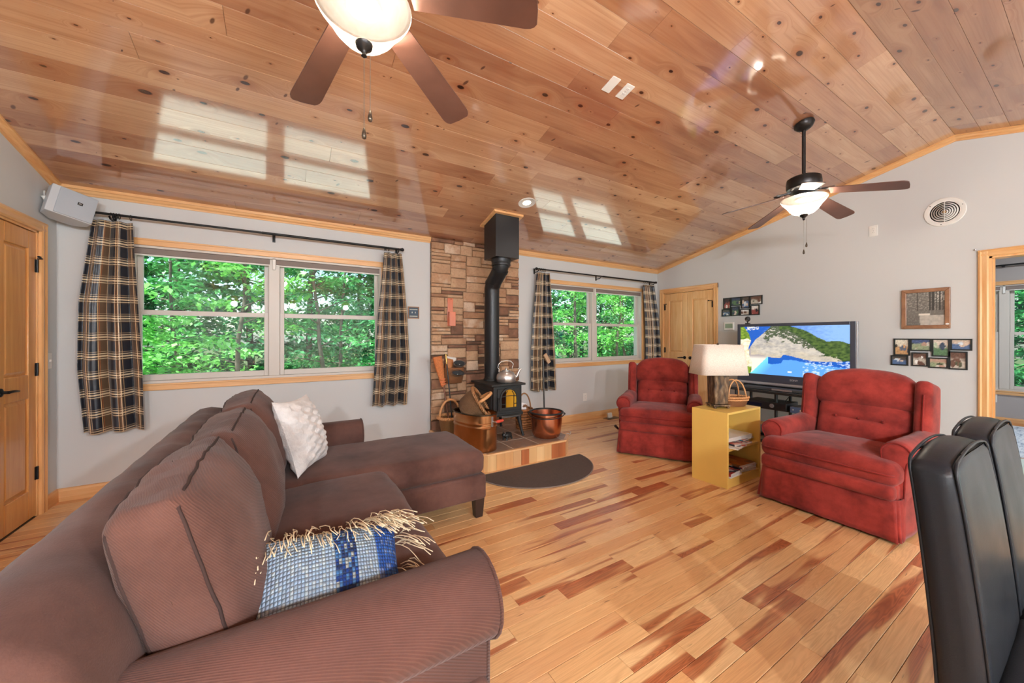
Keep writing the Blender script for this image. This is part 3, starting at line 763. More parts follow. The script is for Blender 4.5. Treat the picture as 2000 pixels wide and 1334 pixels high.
# ================================================================== RECLINERS
RD0, RD1 = srgb(106, 34, 31), srgb(170, 64, 55)
M_RED = fabric('red_velour', RD0, RD1, 0, sheen=.12, mott=5.5)
M_REDP = fabric('red_velour_piping', srgb(116, 32, 28), srgb(146, 46, 40), 0, sheen=.1)
def recliner(label, loc, rot, lever):
    t = thing('recliner', label, 'armchair', loc, rot, 'red recliners')
    W = .80; hw = W / 2
    # body under the seat and the skirt hanging from it
    MB().rbox((0, .02, .20), (.74, .78, .30), .03, 5).build('body', M_RED, t, smooth=70)
    sk = MB()
    def outline(k):      # walk round the skirt: front, sides
        pts = [(-.385, .42), (-.385, -.36), (-.36, -.405), (.36, -.405), (.385, -.36), (.385, .42)]
        return pts
    path = []; P = outline(0); seg = [12, 8, 20, 8, 12]
    for i in range(len(P) - 1):
        for k in range(seg[i]): path.append(lerp(P[i], P[i + 1], k / seg[i]))
    path.append(P[-1]); vs = []; fs = []; nn = len(path)
    for j, z in enumerate((.262, .20, .12, .05, .018)):
        for i, (x, y) in enumerate(path):
            nx, ny = (x / .39, y / .41); corner = max(0, 1 - (abs(abs(x) - .38) + abs(y + .40)) / .09)
            fl = (.262 - z) * .03 + corner * (.262 - z) * .16 * (.5 + .5 * math.sin(i * 1.57)) + .004 * math.sin(i * 1.9) * (.262 - z) / .25
            l = math.hypot(nx, ny) or 1
            vs.append((x + nx / l * fl, y + ny / l * fl, z))
    for j in range(4):
        for i in range(nn - 1): fs.append((j * nn + i + 1, j * nn + i, (j + 1) * nn + i, (j + 1) * nn + i + 1))
    sk.add(vs, fs).build('skirt', M_RED, t, smooth=180, solid=.008)
    # foot-rest panel and the seat cushion in front of the arms
    MB().rbox((0, -.395, .300), (.745, .075, .095), .03, 6, (.0, .012, .0), wr(.008, 7, 2)).build('footrest', M_RED, t, smooth=80)
    def seatfn(o, u): return (o.x * (1 - .22 * max(0, u[1] + .35) * (u[1] > -.35)), o.y, o.z + .010 * fbm(o.x * 6, o.y * 6, 3) + .02 * (u[1] < 0) * (1 - u[0] ** 2) * max(0, u[2]) * .3)
    sc_ = MB().rbox((0, -.10, .405), (.77, .64, .145), .055, 10, (.005, .008, .022), seatfn).build('seat_cushion', M_RED, t, smooth=80)
    MB().tube([(-.37, -.405, .408), (-.345, -.428, .409), (-.2, -.433, .411), (0, -.435, .412), (.2, -.433, .411), (.345, -.428, .409), (.37, -.405, .408)], .006, 6).build('piping', M_REDP, sc_, smooth=180)
    # arms: rolled pads on padded sides
    for s in (-1, 1):
        def armfn(o, u): return (o.x + s * .004, o.y, o.z)
        am = MB()
        pr = []
        for k in range(15):
            a = R(-45 + k * 245 / 14); pr.append((s * .350 + s * .074 * math.cos(a), .530 + .072 * math.sin(a)))
        pr = [(s * .390, .24), (s * .394, .40)] + pr + [(s * .282, .42), (s * .282, .30)]
        ys = [-.315, -.31, -.295, -.27, -.18, -.05, .08, .20, .28]; sc2 = [.80, .90, .97, 1, 1, 1, .99, .97, .92]; nn2 = len(pr); vs = []; fs = []
        for y, e in zip(ys, sc2):
            for x, z in pr:
                d = .006 * fbm(x * 8, y * 8, z * 8)
                vs.append((s * .335 + (x - s * .335) * e + d, y, .42 + (z - .42) * (e if z > .3 else 1) + d + .012 * (y > .1)))
        for k in range(len(ys) - 1):
            for i in range(nn2 - 1):
                q = (k * nn2 + i, k * nn2 + i + 1, (k + 1) * nn2 + i + 1, (k + 1) * nn2 + i); fs.append(q[::-1] if s < 0 else q)
        fs.append(tuple(range(nn2)) if s < 0 else tuple(range(nn2 - 1, -1, -1)))
        fs.append(tuple((len(ys) - 1) * nn2 + i for i in (range(nn2 - 1, -1, -1) if s < 0 else range(nn2))))
        ao = am.add(vs, fs).build('arm', M_RED, t, smooth=75)
        MB().tube([(s * .335 + (x - s * .335) * .93, -.312, .42 + (z - .42) * .93) for x, z in pr], .0055, 6).build('piping', M_REDP, ao, smooth=180)
    # back: lumbar pad with a tufted crease, head roll, wings
    tilt = Matrix.Translation((0, .20, .42)) @ Matrix.Rotation(R(-13), 4, 'X')
    MB().rbox((0, .15, .22), (.60, .12, .60), .04, 5).xf(tilt).build('back_shell', M_RED, t, smooth=70)
    def lumb(o, u):
        d = -.030 * math.exp(-((u[2] - .22) / .10) ** 2) * (1 - u[0] ** 4) * (u[1] < 0)
        return (o.x, o.y - d + .010 * fbm(o.x * 7, o.z * 7, 1), o.z)
    lo = MB().rbox((0, .045, .155), (.55, .15, .36), .065, 12, (.0, .03, .01), lumb).xf(tilt).build('lumbar_pad', M_RED, t, smooth=85)
    for bx_ in (-.14, 0, .14):
        MB().lathe([(0, -.004), (.009, -.003), (.011, 0), (.006, .004), (0, .005)], 10).xf(tilt @ Matrix.Translation((bx_, -.042, .197)) @ Matrix.Rotation(R(90), 4, 'X')).build('button', M_REDP, lo, smooth=180)
    def headfn(o, u): return (o.x, o.y, o.z + .05 * (1 - u[0] ** 2) * max(0, u[2]) - .02 * u[0] ** 4 + .008 * fbm(o.x * 8, o.z * 8, 7))
    MB().rbox((0, .040, .415), (.60, .19, .245), .085, 12, (.01, .02, .01), headfn).xf(tilt).build('headrest_pad', M_RED, t, smooth=85)
    for s in (-1, 1):
        w = MB().rbox((s * .335, .035, .27), (.085, .22, .50), .035, 8, (.008, .006, .0), lambda o, u: (o.x + s * .02 * u[2] * 0, o.y + .045 * (1 - u[2]) * .3 - .02 * max(0, u[2]), o.z)).xf(tilt).build('wing', M_RED, t, smooth=80)
        MB().tube([tilt @ Vector((s * .345, -.080 + .016 * (1 - k / 4), .07 + .40 * k / 8)) for k in range(8)], .005, 6).build('piping', M_REDP, w, smooth=180)
    if lever:
        MB().tube([(-.40, -.16, .20), (-.43, -.18, .21), (-.445, -.24, .25)], [.010, .012, .016], 8).build('lever', M_WOODDK, t, smooth=60)
    return t
recliner('large red velour recliner facing the sofa in front of the right wall', (3.53, 1.035, 0), R(-93), False)
recliner('red velour recliner half hidden behind the yellow cabinet', (3.565, 2.655, 0), R(-57.7), True)

# ================================================================== YELLOW CABINET, ITS MAGAZINES, LAMP AND BASKET
M_YEL = plain('mustard_paint', srgb(228, 190, 100), .42, var=.05, vs=3.)
cab = thing('open_cabinet', 'mustard yellow open cabinet between the two red recliners', 'cabinet', (3.065, 1.645, 0))
cw_, cd_, ch_ = .535, .31, .622; tt = .018
B(0, tt, 0, cd_, 0, ch_ - tt).build('side_panel', M_YEL, cab, smooth=0, bevel=.0015); B(cw_ - tt, cw_, 0, cd_, 0, ch_ - tt).build('side_panel', M_YEL, cab, smooth=0, bevel=.0015)
B(0, cw_, 0, cd_, ch_ - tt, ch_).build('top_panel', M_YEL, cab, smooth=0, bevel=.0015); B(tt, cw_ - tt, cd_ - .010, cd_, .0, ch_ - tt).build('back_panel', M_YEL, cab, smooth=0)
B(tt, cw_ - tt, .004, cd_ - .010, .300, .318).build('shelf', M_YEL, cab, smooth=0, bevel=.0015); B(tt, cw_ - tt, .004, cd_ - .010, .062, .080).build('bottom_panel', M_YEL, cab, smooth=0, bevel=.0015)
B(tt, cw_ - tt, .006, .022, 0, .062).build('plinth', M_YEL, cab, smooth=0)
def print_mat(name, cols, sc=22.):
    g = G(name); co = g.n('TexCoord').outputs['Object']
    v = g.n('TexVoronoi', Vector=g.n('Mapping', Vector=co, Scale=(1.6, 1, 1)), Scale=sc); sp = g.n('SeparateColor', Color=v.outputs['Color'])
    n_ = len(cols); g.p(Base_Color=g.ramp(sp.outputs[0], [(i / n_, c) for i, c in enumerate(cols)], 'CONSTANT'), Roughness=.35); return g.m
M_PAGES = plain('page_edges', srgb(222, 218, 208), .8, var=.1, vs=200.)
MAGS = [print_mat('cover_red', [srgb(200, 60, 50), srgb(236, 226, 214), srgb(60, 60, 70), srgb(214, 150, 130)]),
        print_mat('cover_white', [srgb(240, 238, 232), srgb(226, 226, 226), srgb(40, 50, 90), srgb(200, 60, 50), srgb(240, 238, 232)]),
        print_mat('cover_orange', [srgb(214, 130, 60), srgb(196, 110, 50), srgb(226, 160, 90), srgb(120, 80, 50)], 9.),
        print_mat('cover_navy', [srgb(30, 34, 50), srgb(210, 206, 198), srgb(60, 64, 80), srgb(180, 60, 56)]),
        plain('cover_plain', srgb(232, 232, 238), .35), print_mat('cover_teal', [srgb(60, 120, 140), srgb(220, 216, 200), srgb(200, 90, 60)])]
def magazine(label, x, y, z, w, d, h, rot, ci):
    t = thing('magazine', label, 'magazine', (x, y, z), R(rot), 'magazines in the yellow cabinet')
    MB().box(-w / 2 + .002, w / 2 - .002, -d / 2 + .001, d / 2 - .002, .0006, h - .0006).build('pages', M_PAGES, t, smooth=0)
    MB().box(-w / 2, w / 2, -d / 2, d / 2, h - .0006, h).box(-w / 2, w / 2, -d / 2, d / 2, 0, .0006).box(-w / 2 - .0006, -w / 2, -d / 2, d / 2, 0, h).build('cover', MAGS[ci], t, smooth=0)
CX, CY = 3.065, 1.645
zz = .318
for (lb, x, y, w, d, h, r_, ci) in [
    ('white folded brochure sticking out at the left of the cabinet middle shelf', .155, .10, .20, .26, .010, 8, 1),
    ('magazine with red and white cover lying on the cabinet middle shelf', .255, .125, .24, .26, .014, -6, 0),
    ('thin grey magazine at the right of the cabinet middle shelf', .385, .15, .20, .24, .010, 3, 5)]:
    magazine(lb, CX + x, CY + y, zz, w, d, h, r_, ci); 
    zz += h + .0006
magazine('thick plain white catalogue on top of the middle shelf stack', CX + .30, CY + .165, zz, .36, .24, .030, -3, 4)
zz = .080
for (lb, x, y, w, d, h, r_, ci) in [
    ('pale booklet lying lowest at the left of the cabinet bottom', .13, .11, .19, .22, .012, 2, 4)]:
    magazine(lb, CX + x, CY + y, zz, w, d, h, r_, ci); zz += h + .0006
magazine('dark covered magazine with red edge at the left of the cabinet bottom', CX + .125, CY + .125, zz, .18, .24, .022, 5, 3)
zz2 = .080
for k, (lb, ci, h) in enumerate([('lowest magazine under the orange one in the cabinet bottom', 0, .016), ('striped grey magazine just under the orange one in the cabinet', 3, .018), ('white magazine sandwiched under the orange one in the cabinet', 1, .012)]):
    magazine(lb, CX + .36, CY + .15 - .006 * k, zz2, .235, .27, h, -8 + 5 * k, ci); zz2 += h + .0006
magazine('orange magazine topping the stack at the cabinet bottom', CX + .355, CY + .15, zz2, .24, .27, .014, -4, 2)

# table lamp
M_BRONZE = None
g = G('mottled_bronze'); co = g.n('TexCoord').outputs['Object']; n1 = g.n('TexNoise', Vector=g.n('Mapping', Vector=co, Scale=(1, 1, .35)), Scale=34., Detail=5.)
g.p(Base_Color=g.ramp(n1.outputs['Fac'], [(.35, srgb(52, 38, 28)), (.55, srgb(104, 78, 54)), (.72, srgb(146, 118, 88))]), Roughness=.42, Metallic=.35); g.bump(n1.outputs['Fac'], .9, .012); M_BRONZE = g.m
lampo = thing('table_lamp', 'square bronze table lamp with cream shade on the yellow cabinet', 'lamp', (3.255, 1.832, .622), R(-31))
MB().box(-.072, .072, -.072, .072, .018, .034).build('base', M_BRONZE, lampo, smooth=0, bevel=.004)
for sx in (-1, 1):
    for sy in (-1, 1): MB().lathe([(0, 0), (.012, .002), (.014, .010), (.010, .018), (0, .019)], 10, (sx * .056, sy * .056, 0)).build('foot', M_BRONZE, lampo, smooth=60)
MB().add([(-.058,-.058,.034),(.058,-.058,.034),(.058,.058,.034),(-.058,.058,.034),(-.066,-.066,.300),(.066,-.066,.300),(.066,.066,.300),(-.066,.066,.300)], [(3,2,1,0),(4,5,6,7),(0,1,5,4),(1,2,6,5),(2,3,7,6),(3,0,4,7)]).build('column', M_BRONZE, lampo, smooth=0, bevel=.006)
MB().cyl((0, 0, .30), (0, 0, .50), .008, n=10).tube([(0, -.05, .33), (0, -.062, .42), (0, -.04, .52), (0, 0, .548), (0, .04, .52), (0, .062, .42), (0, .05, .33)], .0025, 6).lathe([(0, .545), (.010, .55), (.008, .566), (0, .572)], 10).build('harp', M_BRONZE, lampo, smooth=50)
g = G('cream_linen_shade'); co = g.n('TexCoord').outputs['Object']; w1 = g.n('TexNoise', Vector=co, Scale=180., Detail=2.)
g.p(Base_Color=g.ramp(w1.outputs['Fac'], [(.3, srgb(214, 202, 188)), (.7, srgb(238, 228, 216))]), Roughness=.9, Subsurface_Weight=.0); g.bump(w1.outputs['Fac'], .3, .002); M_SHADE_L = g.m
sh = MB(); vs = []; fs = []
def rr(hx, hy, rad, z):
    out = []
    for cx, cy_, a0 in ((hx - rad, hy - rad, 0), (-hx + rad, hy - rad, 90), (-hx + rad, -hy + rad, 180), (hx - rad, -hy + rad, 270)):
        for k in range(5): a = R(a0 + k * 22.5); out.append((cx + rad * math.cos(a), cy_ + rad * math.sin(a), z))
    return out
lo_ = rr(.205, .145, .05, .295); hi_ = rr(.172, .112, .04, .555); n_ = len(lo_)
sh.add(lo_ + hi_, [(i, (i + 1) % n_, n_ + (i + 1) % n_, n_ + i) for i in range(n_)])
sho = sh.build('lamp_shade', M_SHADE_L, lampo, smooth=60, solid=.003)
MB().tube([(-.17, 0, .550), (0, 0, .545), (.17, 0, .550)], .002, 5).tube([(0, -.11, .550), (0, 0, .545), (0, .11, .550)], .002, 5).build('spider', M_BRONZE, sho, smooth=180)

# wicker
def wicker(name, c0, c1, c2, su=30., sv=60.):
    g = G(name); uv = g.n('UVMap').outputs[0]; s = g.n('SeparateXYZ', Vector=uv)
    a = g.math('MULTIPLY', s.outputs[0], su); b = g.math('MULTIPLY', s.outputs[1], sv)
    off = g.math('MULTIPLY', g.math('MODULO', g.math('FLOOR', b), 2.), .5)
    wa = g.math('ABSOLUTE', g.math('SINE', g.math('MULTIPLY', g.math('ADD', a, off), math.pi))); wb = g.math('ABSOLUTE', g.math('SINE', g.math('MULTIPLY', b, math.pi)))
    h = g.math('MULTIPLY', g.math('POWER', wb, .6), g.math('ADD', .35, g.math('MULTIPLY', wa, .65)))
    nz = g.n('TexNoise', Vector=uv, Scale=38., Detail=3.)
    c = g.mix(nz.outputs['Fac'], c0, c1); c = g.mix(g.ramp(h, [(.12, 1.), (.5, 0.)]), c, c2)
    g.p(Base_Color=c, Roughness=.6); g.bump(h, 1., .012); return g.m
M_WICK = wicker('honey_wicker', srgb(214, 150, 100), srgb(186, 120, 74), srgb(96, 54, 32))
M_WICK2 = wicker('tan_wicker', srgb(206, 160, 104), srgb(176, 126, 76), srgb(92, 60, 34))
M_WICK3 = wicker('brown_wicker', srgb(170, 128, 88), srgb(132, 92, 58), srgb(58, 36, 22), 34., 70.)
M_CANE = plain('cane', srgb(206, 150, 98), .5, var=.15, vs=40.)
M_CANE2 = plain('dark_cane', srgb(150, 104, 64), .5, var=.2, vs=40.)
def basket_wall(prof, n, sx, sy, mat, name, parent, p=2.0, c=(0, 0, 0)):
    # prof bottom->top (r,z); outside + inside skin, woven uv
    m = MB(); vs = []; fs = []; uv = []; inner = [(r_ - .006, z) for r_, z in prof[::-1]]
    full = [(0.001, prof[0][1])] + prof + inner + [(0.001, prof[0][1] + .008)]
    L = 0; last = full[0]
    for r_, z in full:
        L += math.hypot(r_ - last[0], z - last[1]); last = (r_, z)
        for k in range(n + 1):
            q = 2 * math.pi * k / n; cx, sn = math.cos(q), math.sin(q)
            if p != 2: gg = (abs(cx) ** p + abs(sn) ** p) ** (-1 / p); cx *= gg; sn *= gg
            vs.append((c[0] + r_ * cx * sx, c[1] + r_ * sn * sy, c[2] + z)); uv.append((k / n, L * 2.))
    w = n + 1
    for i in range(len(full) - 1):
        for k in range(n): fs.append((i * w + k, i * w + k + 1, (i + 1) * w + k + 1, (i + 1) * w + k))
    m.add(vs, fs); o = m.build(name, mat, parent, smooth=60); setuv(o, uv); return o
def braid(pts, r, turns, closed=True, strands=2, n=6):
    m = MB(); P = [Vector(p) for p in pts]; k = len(P)
    for s in range(strands):
        out = []
        for i in range(k * 3):
            t = i / (k * 3) * (k if closed else k - 1); a = int(t) % k; b = (a + 1) % k; f = t - int(t)
            p = P[a].lerp(P[b], f); d = (P[b] - P[a]).normalized(); u = Vector((0, 0, 1)) if abs(d.z) < .9 else Vector((1, 0, 0)); u = (u - d * u.dot(d)).normalized(); v = d.cross(u)
            ph = 2 * math.pi * (turns * i / (k * 3) + s / strands); out.append(p + (u * math.cos(ph) + v * math.sin(ph)) * r * .75)
        m.tube(out, r * .72, n, closed)
    return m
def ell(sx, sy, z, n=40, c=(0, 0)): return [(c[0] + sx * math.cos(2 * math.pi * k / n), c[1] + sy * math.sin(2 * math.pi * k / n), z) for k in range(n)]
eb = thing('wicker_basket', 'small wicker egg basket with hoop handles on the yellow cabinet', 'basket', (3.455, 1.80, .622), R(-25))
basket_wall([(.80, 0), (.92, .02), (1.0, .05), (1.03, .078)], 36, .122, .082, M_WICK, 'bowl', eb)
braid(ell(.128, .088, .080), .0075, 24).build('rim', M_CANE, eb, smooth=180)
braid(ell(.124, .085, .058), .006, 24).build('rim', M_CANE, eb, smooth=180)
for dy in (-.030, .030):
    MB().tube([(-.085 + .0 , dy * 1.6, .07)] + [(-.085 * math.cos(math.pi * k / 12), dy * (1.6 - .6 * math.sin(math.pi * k / 12)), .07 + .165 * math.sin(math.pi * k / 12)) for k in range(13)], .0065, 8).build('handle', M_CANE, eb, smooth=180)

# ================================================================== TELEVISION AND ITS STAND
M_BEZEL = plain('slate_bezel', srgb(62, 66, 78), .35); M_SILVER = plain('silver_plastic', srgb(176, 178, 184), .3, .4)
tvX, tvY0, tvY1, tvZ0, tvZ1 = 4.93, 1.372, 2.523, .695, 1.405
tv = thing('television', 'wide slate grey television showing a blue bay and white cliffs', 'television', (tvX, (tvY0 + tvY1) / 2, 0), R(-90))
hw2 = (tvY1 - tvY0) / 2; sx0, sx1, sz0, sz1 = -hw2 + .035, hw2 - .075, tvZ0 + .095, tvZ1 - .035
sx1 = hw2 - .045
m = MB().box(-hw2, sx0, 0, .05, tvZ0, tvZ1).box(sx1, hw2, 0, .05, tvZ0, tvZ1).box(sx0, sx1, 0, .05, tvZ0, sz0).box(sx0, sx1, 0, .05, sz1, tvZ1); m.build('bezel', M_BEZEL, tv, smooth=0, bevel=.003)
MB().add([(-hw2, .05, tvZ0), (hw2, .05, tvZ0), (hw2, .05, tvZ1), (-hw2, .05, tvZ1), (-hw2 * .6, .34, tvZ0 + .02), (hw2 * .6, .34, tvZ0 + .02), (hw2 * .6, .34, tvZ1 - .22), (-hw2 * .6, .34, tvZ1 - .22)], [(3,2,1,0),(4,5,6,7),(0,1,5,4),(1,2,6,5),(2,3,7,6),(3,0,4,7)]).build('housing', plain('dark_plastic', (.03, .03, .035), .5), tv, smooth=0, bevel=.004)
MB().box(hw2, hw2 + .014, .004, .05, tvZ0, tvZ1).build('side_trim', M_SILVER, tv, smooth=0, bevel=.002)
MB().rbox((0, .01, tvZ0 - .016), (hw2 * 2, .05, .036), .016, 6).build('speaker_bar', M_SILVER, tv, smooth=70)
MB().box(-hw2 + .06, hw2 - .06, .03, .30, tvZ0 - .072, tvZ0 - .03).build('pedestal', M_DARK, tv, smooth=0, bevel=.004)
# picture on the screen: a bay with white cliffs seen from above
def tvcol(u, v):
    n = fbm(u * 9, v * 9, 2.); n2 = fbm(u * 30, v * 30, 5., 3); n3 = fbm(u * 5 + 9, v * 14, 1.)
    if v > .93 + .03 * n and .06 < u < .20 and fbm(u * 40, v * 40, 3) > -.05: return srgb(214, 216, 214)
    horizon = [(0, .0), (.1, .55), (.16, .72), (.22, .82), (.28, .92), (.33, 1.02), (.46, 1.03), (.55, .97), (.65, .90), (.74, .78), (.82, .70), (.92, .71), (1.0, .66)]
    def pl(T, x):
        for (a, b), (c, d) in zip(T, T[1:]):
            if a <= x <= c: return b + (d - b) * (x - a) / (c - a)
        return T[-1][1]
    top = pl(horizon, u) + .012 * n2
    low = pl([(0, .42), (.14, .40), (.2, .42), (.27, .38), (.33, .355), (.42, .36), (.44, .425), (.52, .40), (.62, .35), (.72, .315), (.85, .325), (1, .35)], u) + .008 * n2
    # left foreground cliff
    fg = pl([(0, .105), (.2, .13), (.35, .10), (.55, .085), (.7, .115), (.85, .09), (1, .04)], v) + .012 * n
    if u < fg:
        if v > .72 + .1 * n or (v < .16 + .1 * n and u < .13): return lerp(srgb(64, 104, 36), srgb(150, 176, 60), .5 + 1.4 * n2)
        return lerp(srgb(250, 242, 214), srgb(214, 192, 146), max(0, min(1, .3 + 1.6 * n2)))
    if low < v < top and u > .115:
        veg = (u - .46) * 1.05 + (v - .50) * 1.5 + .5 * n
        if u > .40 and v > top - .10 - .55 * max(0, u - .5) + .1 * n2 and u > .30: return lerp(srgb(38, 66, 34), srgb(96, 120, 56), max(0, min(1, .45 + 1.6 * n2)))
        if veg > .28 and n2 > -.12 and v > low + .10: return lerp(srgb(40, 62, 44), srgb(104, 112, 84), max(0, min(1, .4 + 1.8 * n2)))
        c = lerp(srgb(206, 196, 182), srgb(164, 158, 154), max(0, min(1, .45 + 1.3 * n + 1.4 * n2)))
        return lerp(c, srgb(222, 202, 160), max(0, min(1, .35 - (v - low) * 1.8 + .8 * n3)))
    if v >= top or (u <= .14 and v > .6):
        return lerp(srgb(28, 92, 190), srgb(140, 182, 240), max(0, min(1, (u - .25) * 1.6 + .5 * n2)))
    # beach, then water
    bx_ = .30 - (.40 - v) * .48
    if u < bx_ and v > .02: return lerp(srgb(238, 228, 214), srgb(176, 164, 160), max(0, min(1, (v - .32) * 16)))
    t = max(0, min(1, (u - bx_) / .14))
    c = lerp(srgb(120, 220, 236), srgb(92, 160, 244), t)
    if v > low - (.10 + .05 * math.sin(u * 7)) and u > .29: c = srgb(20, 92, 190)
    if u > .62 and n2 > .10: c = lerp(c, (.75, .87, 1.), .6)
    if abs(u - .50) < .016 and abs(v - .085) < .016: c = (.9, .93, .97)
    return c
sm = MB(); NU, NV = 190, 108
sm.grid(lambda a, b: (sx0 + (sx1 - sx0) * a, .012, sz0 + (sz1 - sz0) * b), NU, NV)
g = G('screen_picture'); at = g.n('Attribute', {'attribute_name': 'Col'}); g.p(Base_Color=(.01, .01, .01), Roughness=.25, Emission_Color=at.outputs['Color'], Emission_Strength=.95); M_SCREEN = g.m
so = sm.build('screen', M_SCREEN, tv, smooth=0); setcol(so, [tvcol(i / NU, j / NV) for j in range(NV + 1) for i in range(NU + 1)])
lab(so, 'lit screen with a blue bay and white cliffs')
text_mesh('SONY', .030, 'logo', plain('logo_grey', (.6, .6, .62), .3, .3), tv, Matrix.Translation((.04, -.0006, tvZ0 + .048)) @ Matrix.Rotation(R(90), 4, 'X'))
# stand
M_SMOKE = plain('smoked_glass', (.05, .06, .065), .06, Alpha=1.0); M_SMOKE.node_tree.nodes['Principled BSDF'].inputs['Specular IOR Level'].default_value = .8
M_POST = plain('black_post', (.03, .03, .033), .4)
st = thing('tv_stand', 'black television stand with smoked glass shelves', 'tv stand', (4.98, 1.95, 0), R(-90))
MB().rbox((0, 0, .612), (1.27, .44, .014), .006, 6).build('glass_top', M_SMOKE, st, smooth=60)
MB().box(-.63, .63, -.225, -.20, .585, .603).box(-.63, .63, .20, .225, .585, .603).box(-.63, -.605, -.2, .2, .585, .603).box(.605, .63, -.2, .2, .585, .603).build('frame', M_POST, st, smooth=0, bevel=.003)
MB().rbox((0, 0, .405), (1.05, .40, .010), .004, 6).build('glass_shelf', M_SMOKE, st, smooth=60); MB().rbox((0, 0, .12), (1.05, .40, .010), .004, 6).build('glass_shelf', M_SMOKE, st, smooth=60)
for px_, py_ in ((-.08, -.18), (-.52, -.18), (.38, -.18), (-.52, .18), (.38, .18), (-.08, .18)): MB().cyl((px_, py_, 0), (px_, py_, .59), .017, n=12).build('post', M_POST, st, smooth=40)
MB().box(-.60, .60, -.20, -.16, .0, .03).box(-.60, .60, .16, .20, 0, .03).build('foot_rail', M_POST, st, smooth=0, bevel=.004)
M_DEV = plain('black_device', (.022, .022, .026), .35)
dv = thing('disc_player', 'black box player with round dial on the stand shelf', 'player', (4.87, 2.115, .4105), R(-90))
MB().box(-.215, .215, -.15, .15, .008, .085).build('case', M_DEV, dv, smooth=0, bevel=.004)
MB().box(-.19, -.03, -.154, -.15, .03, .062).build('display', plain('blue_black_display', (.012, .02, .05), .15), dv, smooth=0)
MB().lathe([(0, .006), (.022, .006), (.024, 0), (0, 0)], 20).xf(Matrix.Translation((.075, -.15, .046)) @ Matrix.Rotation(R(90), 4, 'X')).build('dial', M_SILVER, dv, smooth=40)
for sx_ in (-.18, .18):
    for sy_ in (-.11, .11): MB().cyl((sx_, sy_, 0), (sx_, sy_, .009), .014, n=10).build('foot', M_DEV, dv, smooth=40)
rv = thing('receiver', 'small blue faced amplifier at the right of the stand', 'amplifier', (4.85, 1.745, .4105), R(-90))
MB().box(-.125, .125, -.10, .12, 0, .062).build('case', plain('grey_case', (.25, .26, .28), .4, .5), rv, smooth=0, bevel=.003)
MB().box(-.125, .125, -.108, -.10, -.0, .064).build('faceplate', plain('blue_faceplate', srgb(110, 140, 196), .35, .2), rv, smooth=0, bevel=.002)
for q, x_ in enumerate((-.095, -.02, .035, .055, .075, .10)): MB().cyl((x_, -.108, .032), (x_, -.116, .032), .013 if q == 1 else .006, n=12).build('knob', M_WHITE, rv, smooth=40)
cb = thing('centre_speaker', 'long narrow dark grey speaker bar under the television', 'speaker', (4.83, 1.93, .6195), R(-90))
MB().rbox((0, 0, .0175), (.90, .085, .035), .008, 6).build('case', plain('charcoal_mesh', srgb(70, 76, 82), .6, bump=.3, bs=400.), cb, smooth=60)
MB().box(-.14, .06, -.0445, -.042, .006, .026).build('badge', M_SILVER, cb, smooth=0)
wc = thing('webcam', 'small black webcam perched on the television top edge', 'webcam', (4.95, 2.41, 1.4055), R(-90))
MB().box(-.022, .022, -.018, .02, 0, .012).cyl((0, 0, .012), (0, 0, .03), .008, n=8).build('clip', M_DARK, wc, smooth=30)
MB().lathe([(0, -.034), (.020, -.027), (.030, -.008), (.030, .010), (.020, .028), (0, .034)], 16, (0, 0, .062)).build('body', M_DARK, wc, smooth=180)
MB().lathe([(0, .005), (.010, .004), (.011, 0)], 12).xf(Matrix.Translation((0, -.029, .045)) @ Matrix.Rotation(R(90), 4, 'X')).build('lens_ring', M_CHROME, wc, smooth=60)
tag(MB().tube([(4.92, 1.93 + .05 * math.sin(k * .8) + .10 * k / 10, .58 - .04 * k - .03 * math.sin(k * 1.1)) for k in range(12)], .004, 5).build('cable', M_DARK, None, smooth=180), 'black cable hanging from the middle of the stand', 'cable', 'cables behind the stand')
tag(MB().tube([(4.95, 1.80 - .03 * math.sin(k * .9) + .07 * k / 10, .57 - .042 * k) for k in range(12)], .004, 5).build('cable', M_DARK, None, smooth=180), 'black cable looping below the blue amplifier', 'cable', 'cables behind the stand')
tag(MB().tube([(4.93, 2.36 + .035 * math.cos(k * .7), .66 + .035 * math.sin(k * .7)) for k in range(20)], .0035, 5).build('cable', M_DARK, None, smooth=180), 'coil of black cable beside the television foot', 'cable', 'cables behind the stand')
# stacked game boxes beside the cabinet
for k, (c, w_) in enumerate((((.80, .79, .77), .045), ((.16, .24, .48), .03), ((.70, .68, .66), .05))):
    bx_ = thing('boxed_set', ['white boxed set standing nearest the red chair arm', 'navy boxed set standing beside the yellow cabinet edge', 'pale boxed set standing behind the yellow cabinet'][k], 'box', (3.94, 1.50 + .06 * k, 0), R(-90 + 4 * k), 'boxed sets on the floor by the cabinet')
    MB().box(-w_ / 2, w_ / 2, -.12, .12, 0, .36).build('carton', plain('carton_%d' % k, c, .4), bx_, smooth=0, bevel=.002)
    for j in range(4): MB().box(-w_ / 2 + .006, w_ / 2 - .006, -.1206, -.12, .04 + .075 * j, .075 + .075 * j + .012 * (j % 2)).build('print', plain('print_%d_%d' % (k, j), [(.1, .1, .13), (.55, .1, .1), (.12, .18, .35), (.2, .2, .22)][(j + k) % 4], .4), bx_, smooth=0)

